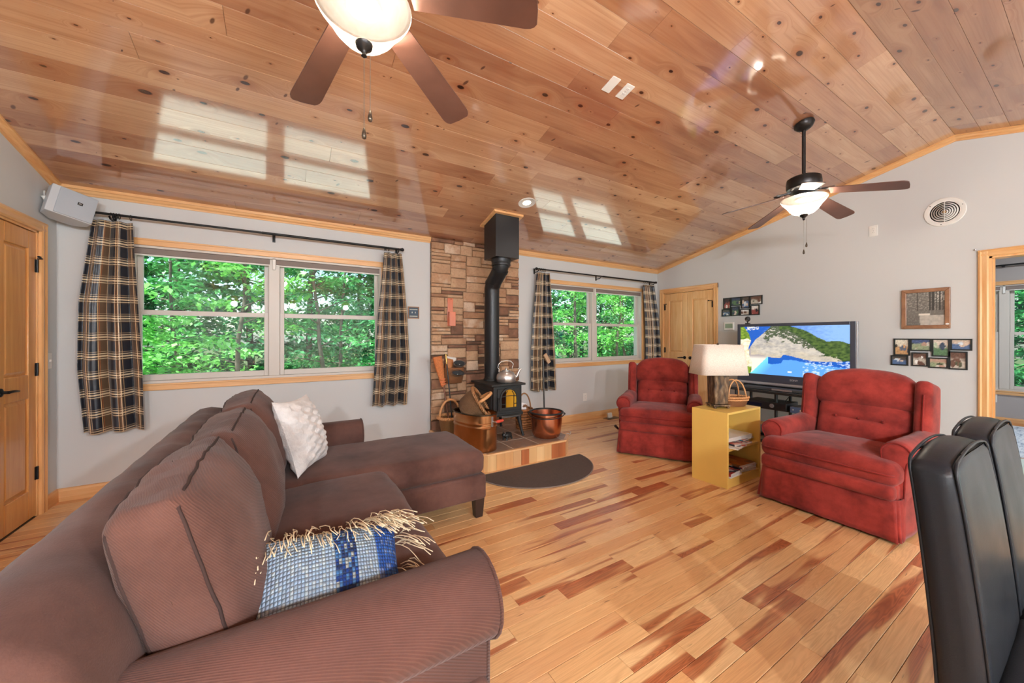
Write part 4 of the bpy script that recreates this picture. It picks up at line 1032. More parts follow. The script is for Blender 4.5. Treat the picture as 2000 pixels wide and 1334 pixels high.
# ================================================================== HEARTH, STOVE AND WHAT STANDS THERE
HZ = .165
hearth_poly = [(1.40, 4.115), (1.40, 3.15), (1.565, 2.995), (2.485, 2.995), (2.65, 3.15), (2.65, 4.115)]
hearth = thing('hearth', 'raised tiled hearth with hickory board front under the stove', 'hearth')
MB().prism([(x + (.012 if x < 2 else -.012), y + (.012 if y < 3.5 else 0)) for x, y in hearth_poly], 'z', 0, HZ - .0010).build('platform', plain('grout', srgb(206, 196, 184), .9), hearth, smooth=0)
def clip(poly, cp):
    # Sutherland-Hodgman, cp counter-clockwise
    out = poly
    for i in range(len(cp)):
        a, b = cp[i], cp[(i + 1) % len(cp)]; inp = out; out = []
        side = lambda p: (b[0] - a[0]) * (p[1] - a[1]) - (b[1] - a[1]) * (p[0] - a[0])
        for j in range(len(inp)):
            p, q = inp[j], inp[(j + 1) % len(inp)]; sp, sq = side(p), side(q)
            if sp >= 0: out.append(p)
            if sp * sq < 0: t = sp / (sp - sq); out.append((p[0] + (q[0] - p[0]) * t, p[1] + (q[1] - p[1]) * t))
        if not out: return []
    return out
g = G('slate_tile'); co = g.n('TexCoord').outputs['Object']; info = g.n('ObjectInfo').outputs['Random']
off = g.n('VectorMath', {'operation': 'ADD'}, _0=co, _1=g.n('CombineXYZ', X=g.math('MULTIPLY', info, 20.), Y=g.math('MULTIPLY', info, 9.), Z=0.))
n1 = g.n('TexNoise', Vector=off, Scale=9., Detail=6., Roughness=.65)
g.p(Base_Color=g.ramp(n1.outputs['Fac'], [(.3, srgb(112, 88, 74)), (.5, srgb(150, 122, 104)), (.7, srgb(124, 112, 106))]), Roughness=.32); g.bump(n1.outputs['Fac'], .2, .004); M_TILE = g.m
ccw = [(1.424, 4.11), (1.424, 3.163), (1.577, 3.018), (2.473, 3.018), (2.626, 3.163), (2.626, 4.11)]
for ix in range(-2, 4):
    for iy in range(-2, 4):
        x0, y0 = 1.862 + .302 * ix, 3.286 + .302 * iy; gq = .0045
        p = clip([(x0 + gq, y0 + gq), (x0 + .302 - gq, y0 + gq), (x0 + .302 - gq, y0 + .302 - gq), (x0 + gq, y0 + .302 - gq)], ccw)
        if len(p) >= 3:
            A = abs(sum(p[i][0] * p[(i + 1) % len(p)][1] - p[(i + 1) % len(p)][0] * p[i][1] for i in range(len(p)))) / 2
            if A > .0015: MB().prism(p, 'z', HZ - .013, HZ).build('tile', M_TILE, hearth, smooth=0, bevel=.001)
M_FACE = hickory_mat('hickory_hearth_board')
M_NOSE = pine('hearth_nosing', srgb(226, 168, 112), srgb(240, 194, 142), (3, 3, 12))
for (p, q) in zip(hearth_poly, hearth_poly[1:]):
    a, b = Vector((*p, 0)), Vector((*q, 0)); L = (b - a).length; d = (b - a) / L; nrm = Vector((d.y, -d.x, 0))
    if nrm.dot(Vector((2.02 - a.x, 3.6 - a.y, 0))) > 0: nrm = -nrm
    nb = max(1, round(L / .094)); rot = Matrix((( d.x, nrm.x, 0), (d.y, nrm.y, 0), (0, 0, 1)))
    if p[1] > 4 or q[1] > 4: nb = max(1, round(L / .12))
    for k in range(nb):
        c = a + d * (L * (k + .5) / nb) + nrm * -.006
        o = MB().obox((c.x, c.y, .075), (L / nb - .0016, .012, .149), rot).build('face_board', M_FACE, hearth, smooth=0); o['tone'] = [.05, .35, .10, .40, .0, .15, .48, .05, .2, .1][(k * 3 + int(L * 10)) % 10]
    c = (a + b) / 2 + nrm * -.008
    MB().obox((c.x, c.y, HZ - .008), (L + .012, .034, .018), rot).build('nosing', M_NOSE, hearth, smooth=0, bevel=.004)

M_IRON = plain('black_cast_iron', (.022, .021, .021), .52, .3, bump=.12, bs=120.)
M_PIPE = plain('black_stove_pipe', (.018, .018, .020), .40, .4)
sv = thing('wood_stove', 'small black cast iron wood stove with arched glass door', 'stove', (2.015, 3.62, HZ))
x0, x1, y0, y1, b0, b1 = -.175, .175, -.235, .235, .245, .555
MB().box(x0, x1, y0, y1, b0, b1).build('body', M_IRON, sv, smooth=0, bevel=.006)
tp = [(x0 - .035, y0 - .03), (x1 + .035, y0 - .03), (x1 + .035, y1 + .02), (x0 - .035, y1 + .02)]
MB().prism(tp, 'z', b1, b1 + .024).build('top_plate', M_IRON, sv, smooth=0, bevel=.007)
MB().box(x0 - .012, x1 + .012, y0 - .012, y1 + .006, b0 - .012, b0 + .022).build('base_rail', M_IRON, sv, smooth=0, bevel=.006)
for s in (-1, 1):
    xo = x0 if s < 0 else x1; a, b = sorted((xo, xo + s * .008)); pn = MB()
    for (ya, yb, za, zb) in ((y0 + .04, y1 - .04, b1 - .065, b1 - .05), (y0 + .04, y1 - .04, b0 + .05, b0 + .065), (y0 + .04, y0 + .055, b0 + .065, b1 - .065), (y1 - .055, y1 - .04, b0 + .065, b1 - .065)): pn.box(a, b, ya, yb, za, zb)
    pn.build('side_moulding', M_IRON, sv, smooth=0, bevel=.003)
# door with an arched opening
def arch(hw_, zb, zs, n=12): return [(-hw_, zb), (hw_, zb)] + [(hw_ * math.cos(math.pi * k / n), zs + hw_ * math.sin(math.pi * k / n)) for k in range(n + 1)]
def arch_ring(hw0, zb0, zs0, hw1, zb1, zs1, ya, yb):
    A, B_ = arch(hw0, zb0, zs0), arch(hw1, zb1, zs1); n = len(A)
    vs = [(x, ya, z) for x, z in A] + [(x, ya, z) for x, z in B_] + [(x, yb, z) for x, z in A] + [(x, yb, z) for x, z in B_]
    fs = []
    for i in range(n):
        j = (i + 1) % n; fs += [(i, j, n + j, n + i), (2 * n + j, 2 * n + i, 3 * n + i, 3 * n + j), (j, i, 2 * n + i, 2 * n + j), (n + i, n + j, 3 * n + j, 3 * n + i)]
    return MB().add(vs, fs)
dy = y0
door = MB().box(-.135, .135, dy - .016, dy, b0 + .05, b1 - .028).build('stove_door', M_IRON, sv, smooth=0, bevel=.005)
arch_ring(.112, .315, .425, .094, .328, .425, dy - .028, dy - .014).build('arch_frame', M_IRON, door, smooth=40)
g = G('stove_glass_reflection'); g.p(Base_Color=srgb(92, 68, 22), Roughness=.05, Coat_Weight=.5)
co = g.n('TexCoord').outputs['Object']; sx_ = g.n('SeparateXYZ', Vector=co); g.p(Base_Color=g.ramp(g.math('ADD', g.math('MULTIPLY', sx_.outputs[0], 4.), .5), [(.0, srgb(20, 15, 10)), (.34, srgb(24, 18, 12)), (.38, srgb(176, 128, 34)), (.86, srgb(200, 150, 44)), (.9, srgb(40, 30, 16))]))  # yellow reflection between dark edges painted into the glass colour
MB().prism(arch(.094, .328, .425), 'y', dy - .019, dy - .015).build('door_glass', g.m, door, smooth=0)
gr = MB().tube([(-.09, dy - .024, .445), (-.03, dy - .026, .452), (.03, dy - .026, .452), (.09, dy - .024, .445)], .004, 6).tube([(-.045, dy - .024, .33), (-.045, dy - .026, .47), (-.02, dy - .026, .505)], .004, 6).tube([(.060, dy - .024, .33), (.060, dy - .026, .47), (.035, dy - .026, .500)], .004, 6).tube([(-.09, dy - .024, .365), (-.045, dy - .026, .365)], .004, 6).tube([(.06, dy - .026, .365), (.09, dy - .024, .365)], .004, 6)
gr.build('grille', M_IRON, door, smooth=60)
MB().tube([(-.128, dy - .02, .43), (-.140, dy - .05, .42), (-.138, dy - .055, .36), (-.134, dy - .05, .31)], [.007, .007, .009, .008], 8).build('door_handle', M_IRON, door, smooth=60)
lp = MB(); 
lp.prism([(-.135, dy - .005), (-.12, dy - .075), (-.06, dy - .10), (.06, dy - .10), (.12, dy - .075), (.135, dy - .005)], 'z', b0 - .006, b0 + .008); lp.build('ash_lip', plain('worn_iron', (.10, .10, .10), .35, .6), sv, smooth=0, bevel=.003)
for sx in (-1, 1):
    for sy in (-1, 1):
        pts = [(sx * .150, sy * .205, b0 + .01), (sx * .158, sy * .213, .17), (sx * .172, sy * .228, .08), (sx * .186, sy * .240, .012), (sx * .190, sy * .244, 0)]
        MB().tube(pts, [.030, .022, .016, .014, .018], 8).build('leg', M_IRON, sv, smooth=50)
MB().lathe([(.096, 0), (.096, .018), (.088, .022), (.086, .05)], 28, (0, .13, b1 + .024)).build('flue_collar', M_IRON, sv, smooth=40)
pp = thing('stove_pipe', 'black stove pipe with an offset elbow up to the ceiling box', 'stove pipe', (2.015, 3.75, HZ + b1 + .03))
zt = 2.10 - (HZ + b1 + .03)
MB().tube([(0, 0, 0), (0, 0, 1.02)], .086, 28).build('lower_pipe', M_PIPE, pp, smooth=60)
MB().lathe([(.089, 0), (.089, .03)], 28, (0, 0, .16)).build('joint_band', M_PIPE, pp, smooth=40)
MB().tube([(0, 0, 1.00), (0, 0, 1.045), (0, -.03, 1.11), (0, -.185, 1.225), (0, -.215, 1.28), (0, -.215, zt - .02)], .087, 28).build('elbow', M_PIPE, pp, smooth=50)
MB().lathe([(.088, -.012), (.093, -.012), (.093, .012), (.088, .012)], 28).xf(Matrix.Translation((0, -.030, 1.105)) @ Matrix.Rotation(R(32), 4, 'X')).build('joint_band', M_PIPE, pp, smooth=40)
MB().lathe([(.088, -.012), (.093, -.012), (.093, .012), (.088, .012)], 28).xf(Matrix.Translation((0, -.190, 1.232)) @ Matrix.Rotation(R(32), 4, 'X')).build('joint_band', M_PIPE, pp, smooth=40)
MB().lathe([(.090, -.075), (.106, -.072), (.106, -.052), (.100, -.048), (.108, -.03), (.108, 0)], 28, (0, -.215, zt)).build('top_collar', M_PIPE, pp, smooth=40)
bxo = thing('chimney_box', 'square black ceiling box with pine trim above the stove pipe', 'chimney box', (2.02, 3.535, 2.10))
MB().prism([(-.135, 0), (.135, 0), (.135, zc(3.67) - 2.10 - .0005), (-.135, zc(3.40) - 2.10 - .0005)], 'x', -.145, .145).build('box', plain('satin_black_steel', (.020, .020, .022), .35, .3), bxo, smooth=0, bevel=.002)
tr = MB()
for (xa, xb, ya, yb) in ((-.18, .18, -.17, -.137), (-.18, .18, .137, .17), (-.18, -.147, -.137, .137), (.147, .18, -.137, .137)):
    za, zb = zc(3.535 + ya) - 2.10, zc(3.535 + yb) - 2.10; h = .022
    tr.add([(xa, ya, za - h), (xb, ya, za - h), (xb, yb, zb - h), (xa, yb, zb - h), (xa, ya, za - .001), (xb, ya, za - .001), (xb, yb, zb - .001), (xa, yb, zb - .001)], [(3,2,1,0),(4,5,6,7),(0,1,5,4),(1,2,6,5),(2,3,7,6),(3,0,4,7)])
tr.build('pine_trim', M_TRIMX, bxo, smooth=0)
# kettle
M_ALU = plain('brushed_aluminium', (.62, .61, .60), .34, .9, var=.08, vs=30.)
kt = thing('kettle', 'aluminium kettle with wire handle standing on the stove', 'kettle', (2.045, 3.475, HZ + b1 + .025), R(-10))
MB().lathe([(0, 0), (.092, 0), (.104, .012), (.108, .05), (.102, .085), (.080, .112), (.050, .124), (.046, .128), (0, .130)], 32).build('body', M_ALU, kt, smooth=50)
MB().lathe([(0, .128), (.044, .128), (.044, .134), (.012, .140), (.010, .150), (.016, .160), (0, .166)], 24).build('lid', M_ALU, kt, smooth=50)
MB().tube([(.085, 0, .045), (.125, 0, .065), (.145, 0, .105), (.160, 0, .135), (.180, 0, .142)], [.024, .019, .014, .011, .010], 12).build('spout', M_ALU, kt, smooth=70)
MB().tube([(-.078, 0, .110), (-.088, 0, .125), (-.080, 0, .145), (-.098, 0, .165), (-.090, 0, .20), (-.055, 0, .232), (0, 0, .240), (.055, 0, .232), (.086, 0, .20), (.070, 0, .16), (.078, 0, .125)], .0042, 8).build('handle', plain('steel_wire', (.7, .7, .7), .3, 1.), kt, smooth=180)
# copper
def copper(name, c, rough, var): return plain(name, c, rough, 1., var=var, vs=5., bump=.02, bs=20.)
M_COP = copper('polished_copper', srgb(216, 146, 112), .24, .10); M_COP2 = copper('aged_copper', srgb(182, 130, 86), .34, .22)
cp = thing('copper_pot', 'shiny round copper pot with dark rim on the hearth right corner', 'pot', (2.405, 3.225, HZ))
MB().lathe([(0, 0), (.125, 0), (.142, .012), (.156, .05), (.168, .15), (.176, .262), (.170, .262), (.162, .15), (.148, .05), (.12, .014), (0, .012)], 44).build('bowl', M_COP, cp, smooth=50)
MB().lathe([(.174, .255), (.186, .258), (.188, .270), (.176, .275), (.168, .270), (.168, .258)], 44).build('rim', M_IRON, cp, smooth=50)
for s in (-1, 1): MB().lathe([(0, 0), (.012, .0), (.014, .012), (.008, .02), (0, .022)], 10).xf(Matrix.Rotation(R(-40), 4, 'Z') @ Matrix.Translation((s * .186, 0, .25)) @ Matrix.Rotation(R(90 * s), 4, 'Y')).build('lug', M_IRON, cp, smooth=50)
MB().tube([Matrix.Rotation(R(-40), 4, 'Z') @ Vector((.196 * math.cos(math.pi * k / 16), -.196 * math.sin(math.pi * k / 16), .252 - .03 * math.sin(math.pi * k / 16))) for k in range(17)], .005, 8).build('bail', M_IRON, cp, smooth=180)
bo = thing('copper_boiler', 'oval aged copper boiler with red wooden grip beside the chaise', 'boiler', (1.575, 3.285, HZ), R(14))
prof = [(0, 0), (1., 0), (1.02, .01), (1.02, .215), (1.045, .222), (1.045, .232), (1.02, .238), (1.02, .25), (1.045, .256), (1.045, .266), (1.02, .272), (1.03, .345)]
MB().lathe([(r_ * .150, z) for r_, z in prof] + [(.148, .345), (.145, .02), (0, .018)], 44, sx=1., sy=1.62, p=2.5).build('tub', M_COP2, bo, smooth=40)
MB().tube([(.156 * c_, .156 * 1.62 * s_, .347) for c_, s_ in [((lambda c, s: (c * (abs(c) ** 2.5 + abs(s) ** 2.5) ** -.4, s * (abs(c) ** 2.5 + abs(s) ** 2.5) ** -.4))(math.cos(q), math.sin(q))) for q in [2 * math.pi * k / 44 for k in range(44)]]], .006, 8, True).build('rim', plain('darkened_rim', srgb(70, 58, 44), .4, .8), bo, smooth=180)
M_REDW = plain('red_lacquered_wood', srgb(196, 70, 52), .3)
ya = -.150 * 1.62 - .012
MB().box(-.012, .012, ya - .004, ya + .012, .235, .33).box(.0, .014, ya - .05, ya, .280, .292).build('handle_bracket', plain('tinned_steel', (.5, .48, .45), .35, .9), bo, smooth=0, bevel=.003)
MB().lathe([(0, -.05), (.008, -.05), (.013, -.044), (.010, -.036), (.015, -.024), (.016, 0), (.015, .024), (.010, .036), (.013, .044), (.008, .05), (0, .05)], 14).xf(Matrix.Translation((.055, ya - .038, .287)) @ Matrix.Rotation(R(90), 4, 'Y')).build('grip', M_REDW, bo, smooth=60)
# tipped wicker basket inside the boiler
ib = thing('wicker_basket', 'brown wicker basket tipped inside the copper boiler', 'basket', (1.595, 3.29, HZ + .41)); ib.rotation_euler = (R(6), R(58), R(-24))
basket_wall([(.62, -.15), (.86, -.11), (.98, -.03), (1.04, .05)], 36, .150, .165, M_WICK3, 'bowl', ib)
braid(ell(.157, .173, .052), .013, 22).build('rim', M_CANE2, ib, smooth=180)
MB().tube([(-.02, -.10 * math.cos(math.pi * k / 14), .05 + .13 * math.sin(math.pi * k / 14)) for k in range(15)], .016, 10).build('handle', M_CANE, ib, smooth=180)
# tall basket with broom and poker
tb = thing('wicker_basket', 'tan wicker basket holding a broom at the stone wall', 'basket', (1.525, 3.82, HZ))
basket_wall([(.72, 0), (.80, .05), (.92, .13), (1.02, .19)], 32, .120, .120, M_WICK2, 'bowl', tb)
braid(ell(.126, .126, .196), .014, 20).build('rim', M_CANE, tb, smooth=180)
MB().tube([(.120 * math.cos(math.pi * k / 14), -.01, .19 + .20 * math.sin(math.pi * k / 14)) for k in range(15)], .013, 10).build('handle', M_CANE, tb, smooth=180)
M_STRAW = plain('broom_straw', srgb(190, 112, 62), .8, var=.3, vs=80., bump=.5, bs=200.)
br = thing('broom', 'short straw hearth broom standing upside down in the tan basket', 'broom')
MB().tube([(1.525, 3.80, .20), (1.485, 3.90, .70)], .010, 8).build('stick', plain('turned_wood', srgb(112, 66, 40), .5), br, smooth=60)
MB().lathe([(.014, 0), (.026, .03), (.030, .07), (.034, .12), (.046, .22), (.052, .34), (.050, .345), (0, .335)], 20, sx=1.05, sy=.55).xf(Matrix.Translation((1.483, 3.90, .685)) @ Matrix.Rotation(R(-10), 4, 'Y') @ Matrix.Rotation(R(-6), 4, 'X')).build('bristles', M_STRAW, br, smooth=50)
for k in range(3): MB().lathe([(.030, -.007), (.036, 0), (.030, .007)], 18, sx=1.0, sy=.6).xf(Matrix.Translation((1.481 - .003 * k, 3.901, .715 + .028 * k)) @ Matrix.Rotation(R(-10), 4, 'Y')).build('binding', plain('cord_%d' % k, srgb(206, 110, 66), .6), br, smooth=60)
pk = thing('fire_poker', 'black fire poker with brass collar leaning in the tan basket', 'poker')
MB().tube([(1.555, 3.79, .20), (1.522, 3.90, .94)], .008, 8).build('rod', M_PIPE, pk, smooth=60)
MB().tube([(1.522, 3.90, .94), (1.517, 3.915, 1.045)], .010, 8).lathe([(.0, 0), (.018, 0), (.018, .008), (0, .010)], 12, (1.516, 3.917, 1.045)).build('grip', plain('brass', srgb(150, 116, 62), .35, .9), pk, smooth=40)
# wall basket with mitts
wb = thing('wall_basket', 'half round wicker basket with mitts hung on the stone wall', 'basket', (1.676, 4.085, .70))
basket_wall([(.80, 0), (.90, .04), (1.0, .12), (1.04, .185)], 32, .125, .085, M_WICK, 'bowl', wb, p=2.6)
MB().tube([(-.06, .05, .18), (-.055, .058, .26), (0, .060, .30), (.055, .058, .26), (.06, .05, .18)], .005, 6).build('hanger', M_CANE, wb, smooth=180)
M_GREYF = plain('grey_quilted_cotton', srgb(168, 160, 156), .9, bump=.3, bs=90.); M_BLKF = plain('black_cotton', (.02, .02, .022), .9); M_WHT = plain('white_cotton', srgb(226, 224, 220), .9); M_TANF = plain('tan_leather', srgb(178, 112, 62), .6)
def mitt(label, loc, rot, lining, sz=1.0):
    t = thing('oven_mitt', label, 'oven mitt', loc); t.rotation_euler = rot; t['group'] = 'mitts in the wall basket'
    basket_wall([(.5, 0), (.85, .03), (1.0, .09), (1.02, .14)], 20, .060 * sz, .030 * sz, M_GREYF, 'cuff', t)
    MB().lathe([(0, .100), (.046 * sz, .120), (.049 * sz, .139)], 20, sx=1, sy=.42).build('lining', lining, t, smooth=60)
    MB().tube([(-.012, -.012, .13), (0, -.016, .138), (.012, -.012, .134)], .004, 5).build('loop', M_WHT, t, smooth=180)
mitt('grey oven mitt with black lining lower in the wall basket', (1.715, 4.075, .80), (R(78), R(8), R(-20)), M_BLKF, 1.3)
mitt('grey oven mitt with black lining higher in the wall basket', (1.735, 4.10, .895), (R(72), R(6), R(-14)), M_BLKF, 1.15)
gv = thing('work_glove', 'white and tan work glove at the left of the wall basket', 'glove', (1.610, 4.085, .84))
MB().rbox((0, 0, .07), (.09, .035, .16), .016, 5, (0, .01, 0), wr(.01, 12, 3)).xf(Matrix.Rotation(R(10), 4, 'Y')).build('palm', M_TANF, gv, smooth=70)
MB().rbox((.025, .02, .125), (.13, .04, .10), .018, 5, (0, .012, 0), wr(.012, 12, 8)).xf(Matrix.Rotation(R(8), 4, 'Y')).build('cuff', M_WHT, gv, smooth=70)
# match holder
mh = thing('match_holder', 'orange wooden match holder hung on the stone wall', 'match holder', (1.645, 4.082, 1.372))
M_ORW = pine('orange_stained_wood', srgb(206, 98, 56), srgb(222, 120, 74), (10, 10, 1.5))
MB().box(-.040, .028, .0, .012, .0, .33).build('back_plate', M_ORW, mh, smooth=0, bevel=.003)
MB().box(-.036, .040, -.05, -.042, 0, .165).box(-.036, -.028, -.042, 0, 0, .165).box(.032, .040, -.042, 0, 0, .165).box(-.028, .032, -.042, 0, 0, .010).build('box', M_ORW, mh, smooth=0, bevel=.002)
MB().cyl((0, .0, .318), (0, -.012, .318), .004, n=8).build('nail', M_BLACK, mh, smooth=40)
# basket of kindling right of the stove
kb = thing('kindling_basket', 'narrow splint basket of kindling between stove and copper pot', 'basket', (2.375, 3.62, HZ))
basket_wall([(.92, 0), (.98, .06), (1.0, .15), (1.02, .245)], 32, .092, .092, wicker('splint', srgb(196, 132, 78), srgb(168, 104, 58), srgb(96, 56, 30), 9., 16.), 'bowl', kb, p=3.0)
MB().tube([(.095 * math.cos(math.pi * k / 14), 0, .20 + .215 * math.sin(math.pi * k / 14)) for k in range(15)], .009, 8).build('handle', M_CANE2, kb, smooth=180)
tag(MB().rbox((0, 0, 0), (.10, .012, .11), .005, 3).xf(Matrix.Translation((2.345, 3.60, HZ + .255)) @ Matrix.Rotation(R(20), 4, 'Y') @ Matrix.Rotation(R(-20), 4, 'X')).build('folded_paper', plain('white_paper', srgb(232, 232, 232), .8), None, smooth=0), 'folded white paper sticking out of the kindling basket', 'paper')
tag(braid([(2.37 + .045 * math.cos(q), 3.64 + .035 * math.sin(q), HZ + .262 + .012 * math.sin(3 * q)) for q in [2 * math.pi * k / 16 for k in range(16)]], .013, 7).build('rope', plain('brown_rope', srgb(122, 84, 52), .8), None, smooth=180), 'coiled brown rope on top of the kindling basket', 'rope')
# long fire tool leaning by the curtain
ft = thing('long_fire_tool', 'long thin metal tool with wooden handle against the plaid curtain', 'fire tool')
MB().tube([(2.885, 3.90, .0), (2.895, 3.955, .95)], .011, 8).build('shaft', plain('steel_shaft', (.10, .095, .09), .35, .8), ft, smooth=60)
MB().rbox((2.945, 3.935, .955), (.055, .035, .14), .012, 4).xf(Matrix.Translation((2.945, 3.935, .955)) @ Matrix.Rotation(R(-32), 4, 'Y') @ Matrix.Translation((-2.945, -3.935, -.955))).build('handle', plain('pale_wood', srgb(196, 164, 132), .6, var=.1), ft, smooth=60)
# iron figure under the stove
ir = thing('iron_figurine', 'small black iron animal figurine on the tiles under the stove', 'figurine', (1.975, 3.335, HZ), R(25))
MB().lathe([(0, -.06), (.022, -.05), (.032, -.02), (.030, .02), (.020, .05), (0, .062)], 14).xf(Matrix.Translation((.01, 0, .045)) @ Matrix.Rotation(R(90), 4, 'Y')).build('body', M_IRON, ir, smooth=60)
MB().lathe([(0, -.022), (.018, -.012), (.022, .004), (.012, .022), (0, .026)], 12).xf(Matrix.Translation((-.062, 0, .058)) @ Matrix.Rotation(R(80), 4, 'Y')).tube([(-.055, .012, .07), (-.05, .018, .092)], [.008, .003], 6).tube([(-.055, -.012, .07), (-.05, -.018, .092)], [.008, .003], 6).build('head', M_IRON, ir, smooth=60)
for sx in (-.035, .045):
    for sy in (-.018, .018): MB().tube([(sx, sy, .035), (sx * 1.15, sy * 1.3, 0)], [.011, .009], 8).build('leg', M_IRON, ir, smooth=60)
# half-round mat
mt = thing('hearth_mat', 'dark brown half round mat on the floor before the hearth', 'mat', (2.03, 2.945, 0))
arc = [(.60 * math.cos(math.pi + math.pi * k / 40), .545 * math.sin(math.pi + math.pi * k / 40)) for k in range(41)]
MB().prism(arc, 'z', .0005, .008).build('pile', plain('charcoal_brown_pile', srgb(78, 66, 60), .95, var=.12, vs=60., bump=.5, bs=500.), mt, smooth=0)
MB().tube([(x, y, .005) for x, y in arc], .0055, 6, True).build('binding', plain('grey_binding', srgb(120, 106, 98), .8), mt, smooth=180)
tag(MB().box(4.10, 4.36, 3.94, 4.06, .0005, .006).build('floor_register', plain('bronze_register', srgb(116, 96, 76), .4, .5), None, smooth=0), 'brown floor register by the wall under the small window', 'floor vent')
tag(MB().rbox((4.20, 4.02, .045), (.085, .035, .078), .008, 3).xf(Matrix.Translation((4.2, 4.02, .045)) @ Matrix.Rotation(R(-14), 4, 'X') @ Matrix.Translation((-4.2, -4.02, -.045))).build('power_adapter', M_WHITE, None, smooth=60), 'white plug-in device standing on the floor register', 'adapter')
tag(MB().tube([(2.70 + .035 * k + .03 * math.sin(k * 1.7), 3.42 + .05 * math.sin(k * 1.1) + .02 * k, .006 + .02 * max(0, math.sin(k * .9))) for k in range(14)], .004, 6).build('white_cord', M_WHITE, None, smooth=180), 'thin white cord lying on the floor beside the hearth', 'cord')

# ================================================================== CURTAINS AND RODS
g = G('plaid_taffeta'); uv = g.n('UVMap').outputs[0]; s = g.n('SeparateXYZ', Vector=uv)
fu = g.math('FRACT', g.math('DIVIDE', s.outputs[0], .26)); fv = g.math('FRACT', g.math('DIVIDE', s.outputs[1], .146))
NAVY, BRN, TAN, CRM, RUST = srgb(18, 24, 36), srgb(92, 70, 50), srgb(214, 180, 130), srgb(232, 212, 176), srgb(140, 84, 44)
cu = g.ramp(fu, [(0, NAVY), (.27, TAN), (.295, NAVY), (.315, RUST), (.34, BRN), (.49, BRN), (.60, RUST), (.625, CRM), (.66, BRN), (.70, NAVY), (.74, TAN), (.752, NAVY)], 'CONSTANT')
a = g.ramp(fv, [(0, 0.), (.36, 1.), (.40, 0.), (.47, 1.), (.55, 0.), (.62, 1.), (.66, 0.), (.74, .55), (.76, 0.)], 'CONSTANT')
b = g.ramp(fv, [(0, 0.), (.30, .75), (.36, .2), (.70, .75), (.76, 0.)], 'CONSTANT')
c = g.mix(g.math('MULTIPLY', b, .6), cu, BRN); c = g.mix(g.math('MULTIPLY', a, .72), c, CRM)
sheen = g.n('TexNoise', Vector=uv, Scale=500.)
g.p(Base_Color=c, Roughness=.42, Sheen_Weight=.2, Specular_IOR_Level=.5); M_PLAID = g.m
def curtain(label, Y, rows, folds, seed, width, fold_amp=.035):
    # rows: (z, x0, x1) from top to bottom
    m = MB(); NU_, NV_ = 96, 44; uv = []; vs = []
    zt_, zb_ = rows[0][0], rows[-1][0]; rg = random.Random(seed); ph = [rg.uniform(0, 6.28) for _ in range(4)]
    for j in range(NV_ + 1):
        z = zt_ + (zb_ - zt_) * j / NV_
        for (za, a0, a1), (zb, b0, b1) in zip(rows, rows[1:]):
            if za >= z >= zb: t = (za - z) / (za - zb); xa, xb = a0 + (b0 - a0) * t, a1 + (b1 - a1) * t; break
        tt = j / NV_
        for i in range(NU_ + 1):
            u = i / NU_; amp = fold_amp * (.55 + .6 * tt)
            w = math.sin(u * folds * 2 * math.pi + ph[0] + .35 * math.sin(2.2 * tt + ph[1]))
            w = math.copysign(abs(w) ** .75, w) + .28 * math.sin(u * folds * 4.3 * math.pi + ph[2] + tt)
            x = xa + (xb - xa) * (u + .018 * math.sin(u * folds * 4 * math.pi + ph[3]) * math.sin(math.pi * u))
            vs.append((x, Y + w * amp - .01 * math.sin(math.pi * tt), z + .006 * math.sin(u * folds * 2 * math.pi + ph[0]) * tt)); uv.append((u * width, z))
    n = NU_ + 1
    m.add(vs, [(j * n + i, (j + 1) * n + i, (j + 1) * n + i + 1, j * n + i + 1) for j in range(NV_) for i in range(NU_)])
    o = m.build('curtain', M_PLAID, None, smooth=180, solid=.0025); setuv(o, uv); return tag(o, label, 'curtain', 'plaid curtains')
YC = 4.055
curtain('plaid curtain at the far left end of the long rod', YC, [(2.145, -1.275, -1.046), (2.0, -1.29, -1.040), (1.5, -1.345, -1.01), (1.0, -1.355, -.985), (.51, -1.325, -.975)], 2.6, 1, 1.02)
curtain('plaid curtain between the large window and the stone wall', YC, [(2.15, .875, 1.06), (2.0, .865, 1.075), (1.5, .815, 1.115), (1.0, .785, 1.145), (.51, .762, 1.118)], 3.0, 2, .98)
curtain('plaid curtain right beside the stone wall by the small window', YC, [(2.115, 2.88, 3.085), (2.0, 2.865, 3.095), (1.5, 2.815, 3.13), (1.0, 2.785, 3.165), (.515, 2.795, 3.195)], 2.8, 3, .98)
curtain('plaid curtain in the corner behind the smaller recliner', YC, [(2.105, 5.03, 5.30), (1.6, 5.07, 5.40), (1.1, 5.10, 5.455), (.52, 5.11, 5.47)], 3.0, 4, .98)
def rod(label, x0, x1, z, brk, rings, joint):
    t = thing('curtain_rod', label, 'curtain rod')
    MB().cyl((x0, YC, z), (x1, YC, z), .0095, n=12).build('tube', M_BLACK, t, smooth=60)
    MB().cyl((joint, YC, z), (x1, YC, z), .0115, n=12).build('sleeve', M_BLACK, t, smooth=60)
    for xe, s_ in ((x0, -1), (x1, 1)): MB().lathe([(0, -.004), (.012, 0), (.016, .012), (.020, .026), (.014, .040), (0, .044)], 14).xf(Matrix.Translation((xe, YC, z)) @ Matrix.Rotation(R(90 * s_), 4, 'Y')).build('finial', M_BLACK, t, smooth=60)
    for xb_ in brk: bracket(t, xb_, z)
    for xr in rings: MB().tube([(xr, YC + .021 * math.sin(q), z - .010 + .021 * math.cos(q)) for q in [2 * math.pi * k / 16 for k in range(16)]], .0025, 6, True).build('ring', M_BLACK, t, smooth=180)
    return t
